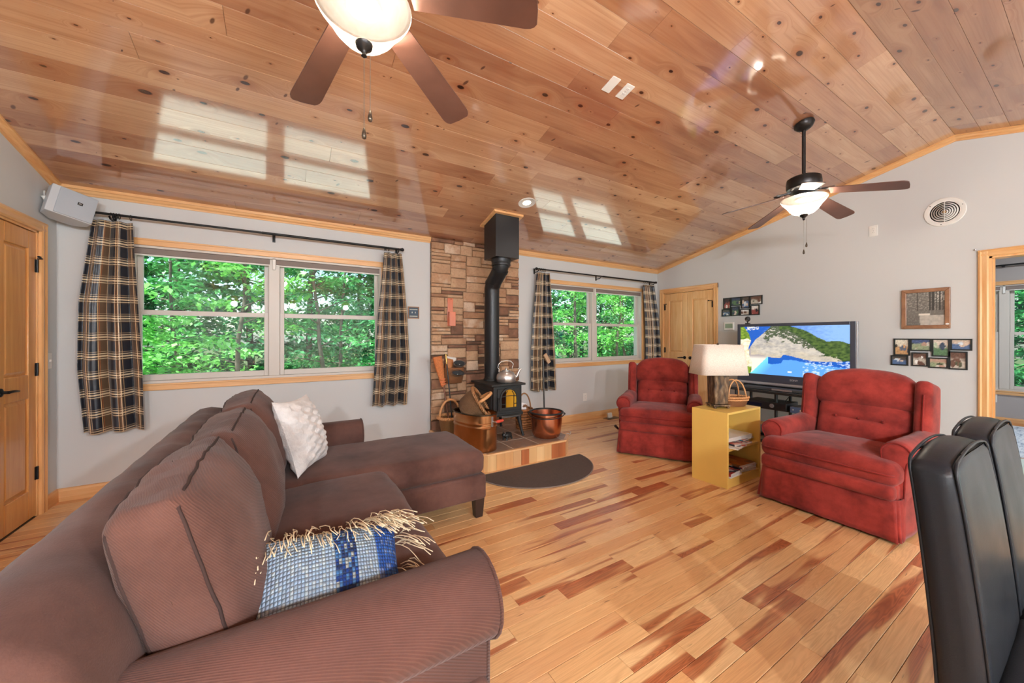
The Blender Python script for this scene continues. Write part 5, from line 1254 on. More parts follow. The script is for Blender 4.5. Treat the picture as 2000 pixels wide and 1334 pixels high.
def bracket(t, xb_, z):
    m = MB().box(xb_ - .012, xb_ + .012, Y_B - .004, Y_B, z - .055, z + .022).tube([(xb_, Y_B - .004, z - .035), (xb_, YC + .02, z - .032), (xb_, YC, z - .016)], .006, 6)
    return m.build('bracket', M_BLACK, t, smooth=40)
rod('long black curtain rod above the large window', -1.29, 1.045, 2.197, (-1.18, -.112, 1.03), (-1.265, -1.17, -1.155, -1.14, -1.125, -1.06, .885, .90, .925, 1.03), -.2)
rod('shorter black curtain rod above the small window', 2.885, 5.31, 2.162, (2.895, 4.05, 5.30), (2.905, 2.94, 2.97, 3.0, 5.05, 5.10, 5.15, 5.2, 5.28), 4.1)
rd3 = thing('curtain_rod', 'black curtain rod above the far room window', 'curtain rod')
MB().cyl((8.64, -.2, 2.255), (8.64, 1.8, 2.255), .011, n=10).build('tube', M_BLACK, rd3, smooth=60)
MB().box(8.64, 8.7, .81, .835, 2.235, 2.262).build('bracket', M_BLACK, rd3, smooth=0)

# ================================================================== CEILING FANS AND CEILING FITTINGS
M_FANB = plain('walnut_blade', srgb(96, 66, 56), .38, var=.18, vs=8.); M_ORB = plain('oil_bronze', (.025, .022, .022), .32, .7); M_NICK = plain('pewter', (.30, .31, .33), .28, .9)
def bowl_mat():
    g = G('frosted_bowl_glass'); co = g.n('TexCoord').outputs['Object']; nz = g.n('TexNoise', Vector=co, Scale=16., Detail=3., Distortion=1.5)
    c = g.ramp(nz.outputs['Fac'], [(.3, (.86, .76, .62)), (.7, (.95, .90, .80))]); g.t.nodes.remove(g.b)
    df = g.n('BsdfDiffuse', Color=c); em = g.n('Emission', Color=(1, .90, .74), Strength=.42); tr_ = g.n('BsdfTransparent', Color=(.40, .38, .34)); gl = g.n('BsdfGlossy', Roughness=.15)
    a = g.n('AddShader'); g.t.links.new(df.outputs[0], a.inputs[0]); g.t.links.new(em.outputs[0], a.inputs[1])
    m1 = g.n('MixShader', Fac=.5); g.t.links.new(a.outputs[0], m1.inputs[1]); g.t.links.new(tr_.outputs[0], m1.inputs[2])
    m2 = g.n('MixShader', Fac=.05); g.t.links.new(m1.outputs[0], m2.inputs[1]); g.t.links.new(gl.outputs[0], m2.inputs[2]); g.t.links.new(m2.outputs[0], g.out.inputs[0]); return g.m
M_BOWL = bowl_mat(); M_BULB = plain('lit_bulb', (1, 1, 1), .4, Emission_Color=(1, .86, .66), Emission_Strength=6.)
def fan(label, hx, hy, ang0, w):
    zt_ = zc(hy); t = thing('ceiling_fan', label, 'ceiling fan', (hx, hy, 0), 0, 'ceiling fans')
    MB().lathe([(0, .0), (.070, -.004), (.072, -.02), (.055, -.045), (.030, -.062), (0, -.064)], 28).xf(Matrix.Translation((0, 0, zt_ - .004)) @ Matrix.Rotation(-PITCH, 4, 'X')).build('canopy', M_ORB, t, smooth=50)
    MB().cyl((0, 0, zt_ - .05), (0, 0, 2.58), .0135, n=14).build('downrod', M_ORB, t, smooth=60)
    MB().lathe([(0, 2.612), (.028, 2.61), (.030, 2.592), (.10, 2.590), (.118, 2.578), (.122, 2.55), (.122, 2.505), (.112, 2.492), (0, 2.49)], 36).build('motor', M_ORB, t, smooth=45)
    MB().lathe([(.118, 2.492), (.10, 2.470), (.075, 2.455), (.062, 2.430), (.058, 2.40), (0, 2.40)], 36).build('switch_housing', M_NICK, t, smooth=45)
    for k in range(5):
        a = R(ang0 + 72 * k); M_ = Matrix.Rotation(a, 4, 'Z')
        iron = MB().tube([(.085, 0, 2.476), (.12, .0, 2.462), (.16, .018, 2.452), (.205, .022, 2.443)], [.012, .008, .007, .010], 8).tube([(.12, 0, 2.462), (.16, -.018, 2.452), (.205, -.022, 2.443)], [.008, .007, .010], 8).lathe([(0, 0), (.026, 0), (.026, .005), (0, .006)], 12, (.195, 0, 2.441)).xf(M_)
        iron.build('blade_iron', M_NICK, t, smooth=60)
        # blade outline (along +x), pitched, falling slightly to its tip
        out = []
        L0, L1, w0, w1 = .17, .625, .052, .068
        for q in range(9): an = R(90 - 22.5 * q); out.append((L1 - .045 + .045 * max(0, math.cos(an)), (w1 - .04 + .04 * abs(math.sin(an)) ** .7) * (1 if math.sin(an) > 0 else -1) if abs(math.sin(an)) > .01 else 0))
        pts = [(L0, w0)] + out + [(L0, -w0)]
        m = MB().prism(pts, 'z', -.003, .003)
        m.v = [(x, y, z) for x, y, z in m.v]
        pitch = Matrix.Translation((0, 0, 2.470)) @ Matrix.Rotation(math.atan2(.100, .45), 4, 'Y') @ Matrix.Rotation(R(-11), 4, 'X')
        m.xf(M_ @ pitch); m.build('blade', M_FANB, t, smooth=0, bevel=.0015)
    MB().lathe([(0, 2.418), (.150, 2.416), (.150, 2.412), (0, 2.413)], 36).build('light_block_pan', M_ORB, t, smooth=40)  # opaque pan added to keep the bowl's light off the ceiling
    MB().lathe([(.160, 2.410), (.161, 2.404), (.150, 2.385), (.122, 2.352), (.100, 2.318), (.074, 2.292), (.036, 2.276), (.0, 2.273)], 40, cap=False).build('light_bowl', M_BOWL, t, smooth=60)
    MB().lathe([(.0, 2.285), (.030, 2.278), (.026, 2.262), (.012, 2.252), (.008, 2.240), (.010, 2.234), (0, 2.226)], 18).build('finial', M_ORB, t, smooth=60)
    for cx_, cy_, z1_ in ((.0, 0, 1.945), (.018, -.012, 2.005)):
        ch = MB().cyl((cx_, cy_, 2.24), (cx_, cy_, z1_ + .03), .0012, n=6)
        c_ = ch.build('pull_chain', plain('chain_%d' % len(bpy.data.materials), (.25, .23, .20), .35, .8), t, smooth=60)
        MB().lathe([(0, .038), (.003, .036), (.007, .018), (.0085, .008), (.006, 0), (0, -.003)], 12, (cx_, cy_, z1_)).build('fob', plain('fob_%d' % len(bpy.data.materials), (.10, .08, .06), .3, .7), c_, smooth=70)
    lamp('fan_light', 'POINT', (hx, hy, 2.345), w, (1., .94, .85), shadow_soft_size=.045)
    return t
fan('near ceiling fan with frosted bowl cut off by the top edge', .229, 1.373, 33.9, FAN_W)
fan('far ceiling fan with frosted bowl hanging before the right wall', 3.715, 1.365, 61.8, FAN_W)
M_PSHADE = plain('amber_pendant_glass', srgb(214, 150, 84), .4, Emission_Color=(1., .6, .28), Emission_Strength=.8)
for (px_, py_), lb in zip(PENDANTS, ('leftmost amber glass pendant lamp added behind the camera for fill', 'middle amber glass pendant lamp added behind the camera for fill', 'rightmost amber glass pendant lamp added behind the camera for fill')):
    pn_ = thing('added_pendant', lb, 'pendant lamp', (px_, py_, 0), 0, 'amber pendant lamps added for fill')  # fixtures added to go with the fill lights
    MB().cyl((0, 0, 2.18), (0, 0, zc(py_)), .004, n=8).build('cord', M_BLACK, pn_, smooth=60)
    MB().lathe([(.018, 2.19), (.022, 2.17), (.06, 2.13), (.11, 2.075)], 28).build('shade', M_PSHADE, pn_, smooth=60, solid=.003)
    MB().lathe([(0, 2.20), (.016, 2.195), (.016, 2.14), (0, 2.135)], 14).build('socket', M_BLACK, pn_, smooth=50)
def on_ceiling(o, x, y): o.location = (x, y, zc(y)); o.rotation_euler = (-PITCH, 0, 0); return o
rl = on_ceiling(thing('recessed_light', 'round lit recessed light in the ceiling near the stove box', 'recessed light'), 2.105, 3.157)
MB().lathe([(.066, .0), (.070, -.004), (.088, -.005), (.090, 0)], 32).build('trim_ring', M_WHITE, rl, smooth=50)
MB().lathe([(.068, -.0035), (.052, -.0015), (0, -.0012)], 32, cap=False).build('reflector', M_WHITE, rl, smooth=50)
MB().lathe([(0, -.006), (.036, -.0045), (.042, -.002), (0, -.0018)], 24).build('lens', M_BULB, rl, smooth=60)
lamp('recessed_spot', 'SPOT', (2.105, 3.14, 2.60), 14, (1, .9, .76), aim=(2.105, 3.10, 0), spot_size=R(100), spot_blend=.6, shadow_soft_size=.05)
def plate(label, cat, parent_fn, kind, group=None):
    t = thing({'switch': 'light_switch', 'outlet': 'wall_outlet', 'blank': 'blank_plate', 'jack': 'wall_jack'}[kind], label, cat, group=group)
    MB().rbox((0, -.003, 0), (.072, .006, .116), .0028, 3).build('plate', M_WHITE, t, smooth=60)
    if kind == 'outlet':
        for z in (-.020, .020):
            f = MB().rbox((0, -.0068, z), (.030, .003, .028), .0012, 2).build('socket', M_WHITE, t, smooth=60)
            for sx in (-.006, .006): MB().box(sx - .001, sx + .001, -.0088, -.0082, z - .002, z + .007).build('slot', M_DARK, f, smooth=0)
        MB().lathe([(0, .001), (.003, 0)], 8).xf(Matrix.Translation((0, -.006, 0)) @ Matrix.Rotation(R(90), 4, 'X')).build('screw', M_DARK, t, smooth=0)
    if kind == 'switch': MB().box(-.005, .005, -.018, -.006, -.006, .012).build('toggle', M_WHITE, t, smooth=0, bevel=.002)
    if kind == 'jack': MB().lathe([(.006, 0), (.006, .008), (0, .008)], 12).xf(Matrix.Translation((0, -.006, .004)) @ Matrix.Rotation(R(90), 4, 'X')).build('jack', M_CHROME, t, smooth=40)
    parent_fn(t); return t
def at(loc, rz):
    def f(t): t.location = loc; t.rotation_euler = (0, 0, rz)
    return f
plate('white outlet low on the wall under the small window', 'outlet', at((3.825, Y_B, .335), 0), 'outlet')
plate('white outlet high on the right wall left of the round vent', 'outlet', at((X_R, 1.384, 2.412), R(-90)), 'outlet')
plate('white outlet in the far room under its window', 'outlet', at((8.7, .915, .36), R(-90)), 'outlet')
plate('white light switch between the left door and the corner', 'light switch', at((X_L, 4.045, 1.07), R(90)), 'switch')
plate('white cable plate on the left wall behind the speaker', 'wall plate', at((X_L, 4.02, 2.235), R(90)), 'jack')
for k, (x, kind, lb) in enumerate(((1.868, 'blank', 'white blank plate on the ceiling left of the ceiling outlet'), (2.003, 'outlet', 'white outlet on the ceiling beside the blank plate'))):
    def f(t, x=x): t.location = (x, 1.775, zc(1.775)); t.rotation_euler = (R(90) - PITCH, 0, 0)
    plate(lb, 'wall plate' if kind == 'blank' else 'outlet', f, kind)
# speaker
sp = thing('wall_speaker', 'light grey wall speaker in the upper left corner', 'speaker', (-1.365, 3.985, 2.20)); sp.rotation_euler = (R(-8), R(13), R(33))
g_ = [(-.115, -.06), (.115, -.06), (.115, .02), (.06, .085), (-.06, .085), (-.115, .02)]
MB().prism(g_, 'z', -.105, .105).build('cabinet', plain('light_grey_plastic', srgb(196, 202, 208), .4), sp, smooth=0, bevel=.006)
MB().rbox((.018, -.064, 0), (.190, .012, .200), .004, 4).build('grille', plain('grey_mesh', srgb(172, 182, 192), .6, bump=.25, bs=600.), sp, smooth=60)
bd = MB().box(.018, .044, -.0735, -.070, .006, .026).build('badge', M_DARK, sp, smooth=0)
text_mesh('JBL', .012, 'logo', M_WHITE, bd, Matrix.Translation((.031, -.0738, .016)) @ Matrix.Rotation(R(90), 4, 'X'), .0004)
MB().tube([(-.10, .03, 0), (-.125, .02, .02)], .012, 8).build('bracket', M_WHITE, sp, smooth=60)
# round vent on the right wall
vt = thing('round_vent', 'round white louvred vent high on the right wall', 'vent', (X_R, .87, 2.472), R(-90))
rx = Matrix.Rotation(R(90), 4, 'X')
MB().lathe([(.098, .002), (.098, .008), (.115, .012), (.135, .010), (.140, 0)], 48).xf(rx).build('flange', M_WHITE, vt, smooth=50)
MB().lathe([(0, .002), (.099, .002)], 40).xf(rx).build('backing', plain('vent_shadow', (.30, .30, .31), .8), vt, smooth=0)
for r_ in (.090, .074, .058, .042, .026): MB().lathe([(r_, .003), (r_ - .009, .012), (r_ - .0095, .011), (r_ - .001, .003)], 40).xf(rx).build('louvre_ring', M_WHITE, vt, smooth=60)
MB().lathe([(0, .013), (.012, .012), (.013, .003)], 20).xf(rx).build('hub', plain('tan_hub', srgb(196, 160, 120), .5), vt, smooth=60)
for a in (20, 140, 260): MB().lathe([(0, .014), (.004, .0125)], 10).xf(rx @ Matrix.Translation((.122 * math.cos(R(a)), .122 * math.sin(R(a)), 0))).build('screw', M_DARK, vt, smooth=0)
MB().box(-.002, .002, -.013, -.003, -.098, .098).build('rib', M_WHITE, vt, smooth=0)

# ================================================================== PICTURES
g = G('photo_print'); at_ = g.n('Attribute', {'attribute_name': 'Col'}); g.p(Base_Color=at_.outputs['Color'], Roughness=.18); M_PRINT = g.m
M_FRM = plain('black_frame', (.018, .022, .022), .3)
def photo(parent, x0, x1, z0, z1, y, fn, n=14, name='photo'):
    nx = n; nz = max(4, int(n * (z1 - z0) / (x1 - x0)))
    o = MB().grid(lambda a, b: (x0 + (x1 - x0) * a, y, z0 + (z1 - z0) * b), nx, nz).build(name, M_PRINT, parent, smooth=0)
    setcol(o, [fn(i / nx, j / nz) for j in range(nz + 1) for i in range(nx + 1)])
PAL = [[(150, 170, 120), (70, 90, 60), (220, 210, 190), (60, 90, 150), (200, 150, 120)], [(200, 190, 170), (90, 100, 70), (120, 80, 60), (240, 240, 235)],
       [(90, 140, 90), (190, 210, 170), (60, 80, 110), (220, 200, 180)], [(60, 110, 170), (200, 220, 235), (220, 190, 160), (90, 80, 70)],
       [(180, 60, 50), (230, 180, 160), (240, 230, 220), (60, 50, 60)], [(210, 150, 60), (90, 110, 140), (60, 60, 50), (230, 220, 190)]]
def snap(seed, pal):
    P = [srgb(*c) for c in PAL[pal]]; r_ = random.Random(seed); bl = [(r_.random(), r_.random() * .7, r_.uniform(.08, .2), r_.choice(P)) for _ in range(6)]
    sky_c, gr_c = P[-1 - seed % 2], P[0]
    def f(u, v):
        c = lerp(gr_c, sky_c, max(0, min(1, (v - .45 + .3 * fbm(u * 3 + seed, v * 3)) * 4)))
        for x, y, s_, q in bl:
            if ((u - x) / s_) ** 2 + ((v - y) / (s_ * 1.3)) ** 2 < 1: c = q
        l_ = sum(c) / 3; c = tuple(.62 * q + .38 * l_ for q in c)
        return tuple(max(0, q * (1 + .8 * fbm(u * 9 + seed, v * 9))) for q in c)
    return f
def collage(label, cy_, z0, cells, W, H, tilt=0):
    t = thing('photo_collage', label, 'picture frame', (X_R, cy_, z0)); t.rotation_euler = (0, R(0), R(-90))
    rt_ = Matrix.Rotation(R(tilt), 4, 'Y'); k = 0
    for (x0, x1, za, zb, pal) in cells:
        e = .012; m = MB().box(x0, x0 + e, -.016, -.001, za, zb).box(x1 - e, x1, -.016, -.001, za, zb).box(x0 + e, x1 - e, -.016, -.001, za, za + e).box(x0 + e, x1 - e, -.016, -.001, zb - e, zb)
        q = m.build('frame', M_FRM, t, smooth=0); photo(q, x0 + e, x1 - e, za + e, zb - e, -.006, snap(k * 7 + int(cy_ * 10), pal)); k += 1
    t.rotation_euler = (0, 0, R(-90)); return t
# upper row alternates portrait / landscape, lower row the other way round, stepped outline
A = [(.022, .142, .085, .262, 5), (.142, .292, .135, .262, 0), (.292, .412, .085, .262, 2), (.412, .548, .150, .262, 3)]
A += [(.0, .130, -.02, .085, 3), (.152, .268, -.02, .122, 1), (.268, .402, -.03, .074, 0), (.402, .520, -.035, .140, 1)]
collage('black eight photo collage frame under the wooden framed picture', 1.245, .965, A, .55, .30)
A2 = [(.012, .118, .105, .268, 4), (.118, .262, .145, .268, 2), (.262, .378, .100, .268, 3), (.378, .535, .145, .268, 1)]
A2 += [(-.01, .118, -.0, .105, 3), (.126, .240, .0, .135, 2), (.248, .378, .0, .092, 1), (.385, .500, -.0, .138, 4)]
collage('black eight photo collage frame above the television corner', 3.025, 1.545, A2, .55, .29)
pf = thing('framed_picture', 'brown wood framed sepia photo of a forest road', 'picture frame', (X_R, (1.163 + .831) / 2, 1.327), R(-90))
M_FRW = pine('weathered_frame_wood', srgb(128, 86, 58), srgb(164, 116, 80), (6, 6, 6), .5)
fw_, fh_ = .333, .404; e = .036; hfw = fw_ / 2
for (pts) in ([(-hfw, 0), (hfw, 0), (hfw - e, e), (-hfw + e, e)], [(hfw, 0), (hfw, fh_), (hfw - e, fh_ - e), (hfw - e, e)], [(hfw, fh_), (-hfw, fh_), (-hfw + e, fh_ - e), (hfw - e, fh_ - e)], [(-hfw, fh_), (-hfw, 0), (-hfw + e, e), (-hfw + e, fh_ - e)]):
    MB().prism(pts, 'y', -.026, -.001).build('frame_side', M_FRW, pf, smooth=0, bevel=.004)
def road(u, v):
    n = fbm(u * 10, v * 10, 3.); n2 = fbm(u * 26, v * 26, 1., 3); g_ = .16 + .25 * max(0, n2)
    if v > .45:
        tr_ = any(abs(u - x) < w_ for x, w_ in ((.30, .012), (.62, .02), (.70, .03), (.80, .012), (.88, .018), (.95, .012))); g_ = .05 if tr_ else .14 + .55 * max(0, n2 + .1 * v) + (.25 if (u > .75 and v > .7 and n2 > .0) else 0)
    if .28 < v < .36 and .33 < u < .62: g_ = .75
    if v < .30 and u > .34 + (.3 - v) * .1: g_ = .46 + .25 * n
    if v < .30 and u < .36: g_ = .14 + .3 * max(0, n2)
    return (g_ * 1.02, g_ * .95, g_ * .84)
photo(pf, -hfw + e, hfw - e, e, fh_ - e, -.012, road, 44)
MB().lathe([(0, .001), (.012, .001), (.012, 0)], 16, sx=1., sy=.7).xf(Matrix.Translation((hfw - .018, -.0265, .045)) @ rx).build('sticker', M_WHITE, pf, smooth=0)
th = thing('thermostat', 'white thermostat with green display behind the television corner', 'thermostat', (X_R, 2.93, 1.40), R(-90))
MB().rbox((0, -.012, 0), (.14, .022, .115), .006, 4).build('case', M_WHITE, th, smooth=60); MB().box(-.05, .055, -.0245, -.023, -.03, .035).build('display', plain('lcd', srgb(150, 170, 146), .3), th, smooth=0)
# switch plaque by the curtain
pq = thing('switch_plaque', 'small framed navy double switch plate beside the stone wall', 'switch plate', (1.222, Y_B, 1.52))
MB().box(-.064, .064, -.010, 0, -.068, -.058).box(-.064, .064, -.010, 0, .058, .068).box(-.064, -.054, -.010, 0, -.058, .058).box(.054, .064, -.010, 0, -.058, .058).build('frame', plain('oak_frame', srgb(150, 104, 66), .5), pq, smooth=0)
MB().box(-.054, .054, -.006, -.001, -.058, .058).build('plate', plain('navy_print', srgb(46, 66, 84), .5), pq, smooth=0)
MB().box(-.045, .045, -.0066, -.006, .030, .040).box(-.045, .045, -.0066, -.006, -.046, -.036).build('pattern', plain('cream_print', srgb(190, 190, 180), .6), pq, smooth=0)
for sx in (-.018, .018): MB().box(sx - .004, sx + .004, -.018, -.006, -.008, .010).build('toggle', M_WHITE, pq, smooth=0, bevel=.0015)
hk = tag(MB().lathe([(0, 0), (.008, 0), (.009, .004), (.006, .012), (0, .014)], 10).xf(Matrix.Translation((X_R, .682, 2.06)) @ Matrix.Rotation(R(-90), 4, 'Y')).build('cup_hook', M_CHROME, None, smooth=50), 'tiny metal hook at the corner of the doorway casing', 'hook')

# ================================================================== DINING CHAIRS, MATS
g = G('black_leather'); co = g.n('TexCoord').outputs['Object']; v_ = g.n('TexVoronoi', {'feature': 'DISTANCE_TO_EDGE'}, Vector=co, Scale=220.); n_ = g.n('TexNoise', Vector=co, Scale=5., Detail=4.)
g.p(Base_Color=(.014, .015, .018), Roughness=g.ramp(n_.outputs['Fac'], [(.3, .28), (.7, .40)]), Specular_IOR_Level=.15); g.bump(v_.outputs['Distance'], .10, .002); M_LEA = g.m
def dining_chair(label, x0):
    t = thing('dining_chair', label, 'chair', (x0 + .225, .0, 0), 0, 'black leather dining chairs')
    def bk(o, u):
        z = (u[2] + 1) / 2
        y = o.y * (1.0 + .10 * (1 - z)) + .055 * z ** 1.3 - .010 * (1 - u[0] ** 2) * 0
        x = o.x * (1 - .06 * z ** 3)
        return (x, y, o.z - .030 * u[0] ** 2 * max(0, u[2]) ** 3)
    b_ = MB().rbox((0, .178, .685), (.45, .082, .57), .030, 12, (.0, .006, .004), bk).build('backrest', M_LEA, t, smooth=80)
    for s in (-1, 1):
        pts = []; path_ = [(-.212, -.29 + .045 * k) for k in range(13)] + [(-.212 + .03 * (1 - math.cos(R(q))), .2475 + .03 * math.sin(R(q))) for q in (15, 35, 55, 75)] + [(-.182 + .04 * k, .2775) for k in range(10)]
        path_ += [(-x, z) for x, z in path_[::-1]][1:]
        for x, z in path_:
            q = bk(Vector((x, s * .0372, z)), (x / .225, s * .9, z / .29)); pts.append((q[0], q[1] + .178, q[2] + .69))
        MB().tube(pts, .0035, 6).build('piping', M_LEA, b_, smooth=180)
    MB().rbox((0, -.075, .425), (.46, .45, .10), .035, 8, (0, 0, .014), wr(.008, 9, x0)).build('seat', M_LEA, t, smooth=80)
    for sx in (-.195, .195):
        for sy in (-.265, .165): MB().add([(sx-.018,sy-.018,0),(sx+.018,sy-.018,0),(sx+.018,sy+.018,0),(sx-.018,sy+.018,0),(sx-.025,sy-.025,.40),(sx+.025,sy-.025,.40),(sx+.025,sy+.025,.40),(sx-.025,sy+.025,.40)], [(3,2,1,0),(4,5,6,7),(0,1,5,4),(1,2,6,5),(2,3,7,6),(3,0,4,7)]).build('leg', M_WOODDK, t, smooth=0, bevel=.002)
    return t
dining_chair('black leather dining chair nearest the camera at the right edge', 1.30)
dining_chair('black leather dining chair behind the nearest one at the right edge', 1.775)
g = G('blue_white_rug'); co = g.n('TexCoord').outputs['Object']; n1 = g.n('TexNoise', Vector=g.n('Mapping', Vector=co, Scale=(1.2, 6, 1)), Scale=5., Detail=6., Roughness=.7)
g.p(Base_Color=g.ramp(n1.outputs['Fac'], [(.32, srgb(112, 132, 160)), (.48, srgb(198, 208, 220)), (.7, srgb(232, 236, 240))]), Roughness=.95)
ru = tag(B(6.42, 8.60, -1.2, 1.55, .0005, .012).build('area_rug', g.m, None, smooth=0), 'pale blue and white rug in the far room', 'rug')
ma = tag(B(4.35, 6.36, -.9, .56, .0005, .008).build('floor_mat', plain('pale_aqua_mat', srgb(206, 222, 218), .5, var=.04, vs=5.), None, smooth=0), 'pale aqua mat lying on the floor in the right doorway', 'mat')

# ================================================================== OUTSIDE: ADDED GRAVEL STRIP, GROUND, TREES
gnd = struct(B(-30, 45, Y_B + .15, 60, -.5, -.35).box(8.9, 45, -30, Y_B + .15, -.5, -.35).build('ground', plain('forest_floor', srgb(70, 84, 40), .95, var=.3, vs=.8), smooth=0))
tag(B(-6, 12, Y_B + .16, Y_B + 3.3, -.35, -.30).build('added_gravel_strip', plain('added_bright_gravel', (.78, .76, .72), .9, var=.1, vs=20., bump=.6, bs=60.), None, smooth=0), 'unseen pale gravel strip added to reflect brightly in the ceiling', 'gravel')['kind'] = 'stuff'  # bright ground added so the windows reflect pale in the ceiling
def leaf_mat(name, a, b, c):
    g = G(name); geo = g.n('NewGeometry'); rnd_ = g.n('Attribute', {'attribute_name': 'shade'}).outputs['Fac']
    col = g.ramp(rnd_, [(0, a), (.5, b), (1, c)]); g.t.nodes.remove(g.b)
    d = g.n('BsdfDiffuse', Color=col); t = g.n('BsdfTranslucent', Color=col); m = g.n('MixShader', Fac=.42); g.t.links.new(d.outputs[0], m.inputs[1]); g.t.links.new(t.outputs[0], m.inputs[2])
    gl = g.n('BsdfGlossy', Roughness=.45, Color=(.8, .9, .8)); m2 = g.n('MixShader', Fac=.06); g.t.links.new(m.outputs[0], m2.inputs[1]); g.t.links.new(gl.outputs[0], m2.inputs[2]); g.t.links.new(m2.outputs[0], g.out.inputs[0]); return g.m
LEAF = [leaf_mat('leaf_bright', (.10, .40, .05), (.20, .60, .12), (.42, .80, .30)), leaf_mat('leaf_mid', (.03, .23, .05), (.08, .38, .10), (.20, .56, .20)), leaf_mat('leaf_deep', (.018, .16, .05), (.045, .27, .10), (.12, .42, .17))]
M_BARK = plain('bark', (.12, .095, .075), .9, var=.3, vs=9., bump=.6, bs=30.)
def leaves(rng, centers, rad, n_per, size, flat):
    # blades scattered in flattened sprays round the given centres -> one mesh of folded leaves
    C = np.repeat(np.asarray(centers, dtype=np.float64), n_per, axis=0); N = len(C)
    off = rng.normal(size=(N, 3)); off /= np.maximum(1e-6, np.linalg.norm(off, axis=1))[:, None]; off *= rng.random(N)[:, None] ** .5 * rad; off[:, 2] *= flat
    P = C + off
    az = rng.random(N) * 2 * np.pi; tilt = rng.normal(0, .45, N) - .25; s = size * rng.uniform(.65, 1.25, N)
    d = np.stack([np.cos(az) * np.cos(tilt), np.sin(az) * np.cos(tilt), np.sin(tilt)], 1)
    w = np.stack([-np.sin(az), np.cos(az), rng.normal(0, .35, N)], 1); w /= np.linalg.norm(w, axis=1)[:, None]
    V = np.empty((N, 4, 3)); V[:, 0] = P; V[:, 1] = P + d * s[:, None] * .5 + w * s[:, None] * .30; V[:, 2] = P + d * s[:, None]; V[:, 3] = P + d * s[:, None] * .5 - w * s[:, None] * .30
    V[:, 1, 2] += s * .06; V[:, 3, 2] += s * .06
    sh = np.clip(rng.normal(.45, .28, N), 0, 1); return V.reshape(-1, 3), sh
def leaf_obj(name, V, sh, mat, parent):
    N = len(V) // 4; me = bpy.data.meshes.new(name); me.vertices.add(len(V)); me.vertices.foreach_set('co', V.ravel().astype(np.float32))
    me.loops.add(N * 4); me.loops.foreach_set('vertex_index', np.arange(N * 4, dtype=np.int32)); me.polygons.add(N)
    me.polygons.foreach_set('loop_start', np.arange(0, N * 4, 4, dtype=np.int32)); me.polygons.foreach_set('loop_total', np.full(N, 4, dtype=np.int32)); me.update(calc_edges=True)
    a = me.attributes.new('shade', 'FLOAT', 'POINT'); a.data.foreach_set('value', np.repeat(sh, 4).astype(np.float32))
    me.materials.append(mat); o = bpy.data.objects.new(name, me); COL.objects.link(o); o.parent = parent; o['kind'] = 'stuff'; return o
def tree(label, x, y, h, cr, nb, n_per, size, lm, seed, z0=.2, tr=.07, name='leafy_tree', lean=0., group=None):
    rng = np.random.default_rng(seed); t = thing(name, label, 'tree', (x, y, -.36), 0, group or 'trees outside the windows')
    pts = [(lean * k / 6 + rng.normal(0, .03), rng.normal(0, .03), h * k / 6) for k in range(7)]
    trk = MB().tube(pts, [tr * (1 - .12 * k) for k in range(7)], 8).build('trunk', M_BARK, t, smooth=60)
    cen = []; bm_ = MB()
    for b in range(nb):
        zz_ = z0 + (h - z0) * (b + rng.random()) / nb; az = rng.random() * 2 * math.pi; L = cr * (1.05 - .55 * (zz_ / h)) * rng.uniform(.6, 1.1); lx = lean * zz_ / h
        ex, ey, ez = lx + L * math.cos(az), L * math.sin(az), zz_ + L * rng.uniform(-.12, .28)
        if b % 2 == 0: bm_.tube([(lx, 0, zz_ - .12), (lx + (ex - lx) * .5, ey * .5, (zz_ + ez) / 2 + .04), (ex, ey, ez)], [tr * .30, tr * .18, tr * .08], 5)
        for f in (.35, .6, .82, 1.0): cen.append((lx + (ex - lx) * f, ey * f, zz_ + (ez - zz_) * f))
    bo_ = bm_.build('branches', M_BARK, t, smooth=60); bo_['kind'] = 'stuff'
    V, sh = leaves(rng, cen, cr * .26, n_per, size, .34); leaf_obj('foliage', V, sh, LEAF[lm], t); return t
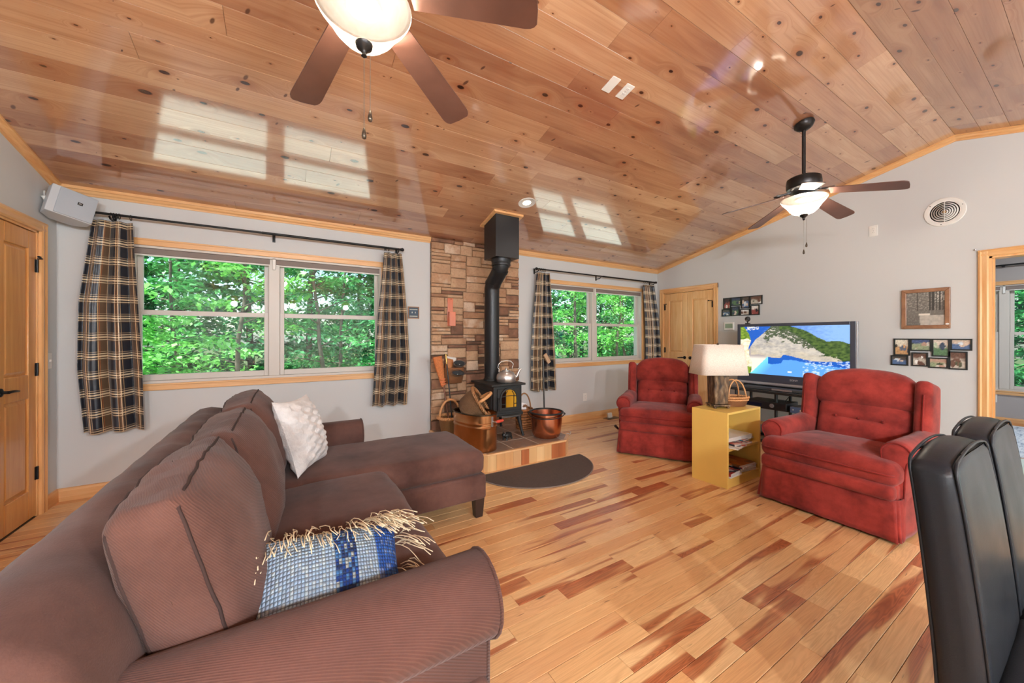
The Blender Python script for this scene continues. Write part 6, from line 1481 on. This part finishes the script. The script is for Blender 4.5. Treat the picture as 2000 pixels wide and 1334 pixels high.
T = [  # x, y, h, crown radius, branches, leaves per cluster, leaf size, colour, label
    (-2.55, 8.2, 4.4, 1.45, 30, 22, .125, 0, 'bright leafy sapling close outside the left part of the large window'),
    (-.95, 9.4, 4.6, 1.55, 30, 22, .130, 0, 'bright leafy sapling outside the middle of the large window'),
    (.75, 9.9, 4.4, 1.45, 28, 20, .125, 1, 'green leafy sapling outside the right part of the large window'),
    (1.9, 9.0, 3.8, 1.2, 24, 18, .120, 1, 'green sapling seen at the right edge of the large window'),
    (-4.3, 11.2, 5.4, 1.8, 30, 20, .150, 1, 'mid green tree behind the left curtain of the large window'),
    (-2.4, 12.4, 5.6, 1.9, 32, 20, .155, 1, 'mid green tree farther back left in the large window'),
    (-.5, 13.2, 5.6, 1.9, 32, 20, .160, 2, 'deep green tree farther back in the middle of the large window'),
    (1.4, 12.8, 5.4, 1.9, 32, 20, .155, 2, 'deep green tree farther back right in the large window'),
    (3.0, 13.6, 5.6, 1.9, 30, 18, .160, 2, 'deep green tree beyond the right curtain of the large window'),
    (7.5, 8.6, 4.2, 1.5, 30, 22, .125, 0, 'bright leafy sapling in the left half of the small window'),
    (9.6, 8.9, 3.6, 1.45, 28, 22, .125, 0, 'bright leafy bush in the middle of the small window'),
    (11.2, 9.9, 4.4, 1.6, 30, 20, .130, 1, 'green tree in the right half of the small window'),
    (8.4, 12.0, 5.6, 1.9, 32, 20, .150, 1, 'mid green tree farther back left in the small window'),
    (11.0, 13.0, 5.8, 2.0, 32, 20, .160, 2, 'deep green tree farther back in the small window'),
    (13.6, 12.6, 5.8, 2.0, 32, 20, .160, 2, 'deep green tree farther back right in the small window'),
    (12.6, .6, 4.4, 1.7, 30, 20, .130, 1, 'green tree outside the far room window'),
    (14.2, 2.2, 5.2, 1.9, 30, 20, .150, 2, 'deep green tree farther outside the far room window')]
for k, (x, y, h, cr_, nb, npc, sz, lm, lb) in enumerate(T): tree(lb, x, y, h, cr_, nb, npc, sz, lm, 100 + k, tr=.05 + .004 * (k % 5), lean=.3 * math.sin(k * 2.1))
# forest wall behind: taller trees with bare dark stems
FW = [(-7.5, 17), (-5.2, 18.2), (-3.2, 16.6), (-1.2, 18.0), (.7, 16.8), (2.7, 18.2), (4.6, 17.0), (7.5, 17.2), (10.2, 16.4), (12.4, 17.8), (15.0, 16.6), (17.6, 17.6), (19.8, 16.2), (18, 1.0), (18, 4.0), (17.5, -2)]
FL = ['tall forest tree far behind the left curtain of the large window', 'tall forest tree at the left edge of the large window background', 'tall forest tree behind the left pane of the large window', 'tall forest tree just left of the large window mullion', 'tall forest tree just right of the large window mullion', 'tall forest tree behind the right pane of the large window', 'tall forest tree hidden mostly by the right large curtain', 'tall forest tree behind the left curtain of the small window', 'tall forest tree behind the left pane of the small window', 'tall forest tree at the mullion of the small window', 'tall forest tree behind the right pane of the small window', 'tall forest tree at the right edge of the small window', 'tall forest tree behind the corner curtain of the small window', 'tall forest tree straight behind the far room window', 'tall forest tree left behind the far room window', 'tall forest tree right behind the far room window']
for k, (x, y) in enumerate(FW):
    tree(FL[k], x, y, 8.5, 2.6, 42, 34, .27, 1 + k % 2, 300 + k, z0=-.2, tr=.13, name='forest_tree', lean=.4 * math.sin(k * 1.7), group='forest trees far behind')
